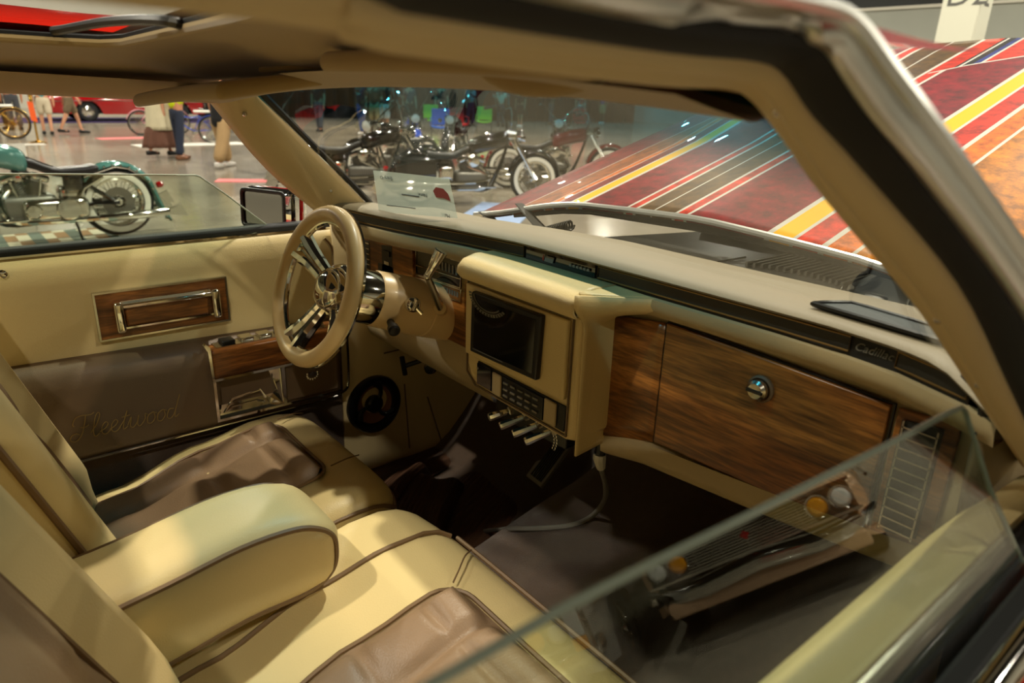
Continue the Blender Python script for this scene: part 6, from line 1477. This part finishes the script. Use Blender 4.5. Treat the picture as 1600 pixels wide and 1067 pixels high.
# ------------------------------------------------------------------ folding chairs, post, mats, signs
def camp_chair(label, loc, rotz, colr):
    t = thing('folding_chair', label, 'chair', loc, rotz, 'folding chairs among the crowd'); B = lambda mb, n, m, p=t, **k: mb.build(n, m, p, local=True, **k)
    B(MB().soft(-0.25, 0.25, -0.27, 0.27, 0.40, 0.45, 0.02, 4, lambda p: Vector((p.x, p.y, p.z-0.04*(1-(p.y/0.27)**2)))), 'seat', colr)
    B(MB().soft(-0.32, -0.27, -0.27, 0.27, 0.45, 0.92, 0.02, 4, lambda p: Vector((p.x-0.12*(p.z-0.45), p.y, p.z))), 'backrest', colr)
    for s in (-1, 1):
        B(MB().tube([(0.25, 0.27*s, 0.02), (-0.24, 0.27*s, 0.44)], 0.012, 6), 'leg', 'dark_steel'); B(MB().tube([(-0.25, 0.27*s, 0.02), (0.25, 0.27*s, 0.44)], 0.012, 6), 'leg', 'dark_steel')
        B(MB().tube([(0.25, 0.28*s, 0.44), (0.24, 0.28*s, 0.64), (-0.32, 0.28*s, 0.66)], 0.014, 6), 'armrest', colr)
mat('chair_red', (206, 26, 22), 0.6); mat('chair_green', (130, 200, 40), 0.6); mat('chair_blue', (30, 90, 190), 0.6)
for lab, (u, v), c_, a in (('red folding chair between the blue and the green one', (716, 214), 'chair_red', 250), ('green folding chair right of the red one', (756, 208), 'chair_green', 230), ('green folding chair left of the red one', (674, 205), 'chair_green', 240), ('blue folding chair left of the red one', (688, 220), 'chair_blue', 235), ('red folding chair close to the hood edge', (905, 207), 'chair_red', 230)):
    camp_chair(lab, gp(u, v), math.radians(a), c_)
st = thing('rope_stanchion', 'gold stanchion post with orange tag beside the walking visitors', 'stanchion', gp(60, 223)); B = lambda mb, n, m, p=st, **k: mb.build(n, m, p, local=True, **k)
B(MB().lathe([(0, 0), (0, 0.17), (0.02, 0.17), (0.05, 0.05), (0.06, 0.025)], (0, 0, 0), (0, 0, 1), 20), 'base', 'gold'); B(MB().tube([(0, 0, 0.05), (0, 0, 0.95)], 0.024, 10), 'post', 'gold')
B(MB().lathe([(0.93, 0.035), (0.97, 0.04), (1.0, 0.03), (1.03, 0.045), (1.07, 0.04), (1.10, 0.0)], (0, 0, 0), (0, 0, 1), 16), 'finial', 'gold')
mat('tag_orange', (236, 92, 24), 0.6); B(MB().prism([(-0.06, 0.50), (0.06, 0.46), (0.03, 0.90), (-0.08, 0.92)], (0.0, -0.03, 0), (1, 0, 0), (0, 0, 1), (0, -0.01, 0)), 'tag', 'tag_orange')
def plaid():
    m = bpy.data.materials.new('plaid_rug'); m.use_nodes = True; nt = m.node_tree; b = nt.nodes['Principled BSDF']; tc = nt.nodes.new('ShaderNodeTexCoord')
    ck = nt.nodes.new('ShaderNodeTexChecker'); ck.inputs['Scale'].default_value = 3.2; ck.inputs[1].default_value = (*s2l((150, 112, 74)), 1); ck.inputs[2].default_value = (*s2l((206, 196, 172)), 1)
    w = nt.nodes.new('ShaderNodeTexWave'); w.inputs['Scale'].default_value = 1.0; w.bands_direction = 'X'
    nt.links.new(tc.outputs['Object'], ck.inputs['Vector']); nt.links.new(tc.outputs['Object'], w.inputs['Vector'])
    mx = nt.nodes.new('ShaderNodeMixRGB'); mx.inputs[2].default_value = (*s2l((60, 92, 90)), 1)
    r = nt.nodes.new('ShaderNodeValToRGB'); r.color_ramp.interpolation = 'CONSTANT'; r.color_ramp.elements[1].position = 0.72; r.color_ramp.elements[1].color = (0.8, 0.8, 0.8, 1)
    nt.links.new(w.outputs[0], r.inputs[0]); nt.links.new(r.outputs[0], mx.inputs[0]); nt.links.new(ck.outputs[0], mx.inputs[1]); nt.links.new(mx.outputs[0], b.inputs['Base Color'])
    b.inputs['Roughness'].default_value = 0.9; MATS['plaid'] = m
plaid()
o = MB().box((-0.2, 6.75, GZ+0.006), (3.3, 1.7, 0.012)).build('plaid_rug', 'plaid', bevel=0.003); tag(o, 'plaid rug in brown, cream and green under the teal motorcycle', 'rug')
mat('pink_board', (228, 190, 196), 0.7)
x, y, z = gp(95, 300); sg_ = thing('show_sign', 'white and pink show sign propped behind the teal motorcycle seat', 'sign', (0.75, 8.6, GZ)); B = lambda mb, n, m, p=sg_, **k: mb.build(n, m, p, local=True, **k)
B(MB().box((0, 0, 0.72), (0.42, 0.012, 0.16)), 'board', 'white_paint'); B(MB().box((-0.02, -0.008, 0.70), (0.30, 0.004, 0.10)), 'print', 'pink_board'); B(MB().tube([(-0.15, 0.01, 0.66), (-0.18, 0.05, 0)], 0.01, 6), 'leg', 'dark_steel'); B(MB().tube([(0.15, 0.01, 0.66), (0.18, 0.05, 0)], 0.01, 6), 'leg', 'dark_steel')
mat('mat_pink', (220, 120, 120), 0.8); mat('mat_white', (220, 216, 206), 0.8); mat('mat_bluewhite', (150, 172, 214), 0.8, noise=0.5, nscale=6)
for lab, (u, v), (lx, ly), a, m_ in (('red and pink floor mat in the walkway left of the skirt', (205, 216), (1.6, 0.5), 8, 'mat_pink'), ('white floor mat under the pale pink bicycle', (300, 226), (2.6, 0.7), 5, 'mat_white'), ('white paper strip on the floor near the gold wheel', (42, 226), (0.7, 0.25), 5, 'mat_white'), ('pink floor strip beside the lower far pillar', (420, 283), (1.6, 0.35), -28, 'mat_pink'), ('blue and white blanket on the floor before the hood hinge', (775, 336), (1.9, 0.8), 40, 'mat_bluewhite')):
    x, y, z = gp(u, v); o = MB().box((0, 0, 0.005), (lx, ly, 0.01)).build('floor_mat', m_, local=True); o.location = (x, y, GZ); o.rotation_euler = (0, 0, math.radians(a)); tag(o, lab, 'floor mat')
# black drape closing the far side behind the crowd
mat('drape', (22, 24, 28), 0.9)
def dr(u, v): return Vector((lerp(10.0, 32, u), 33.0+0.12*math.sin(u*260)-6.0*u, lerp(GZ, 5.6, v)))
o = MB().grid(dr, 260, 3).build('black_drape', 'drape', smooth=80, solid=0.01); tag(o, 'tall black drape behind the crowd in the windscreen view', 'curtain')
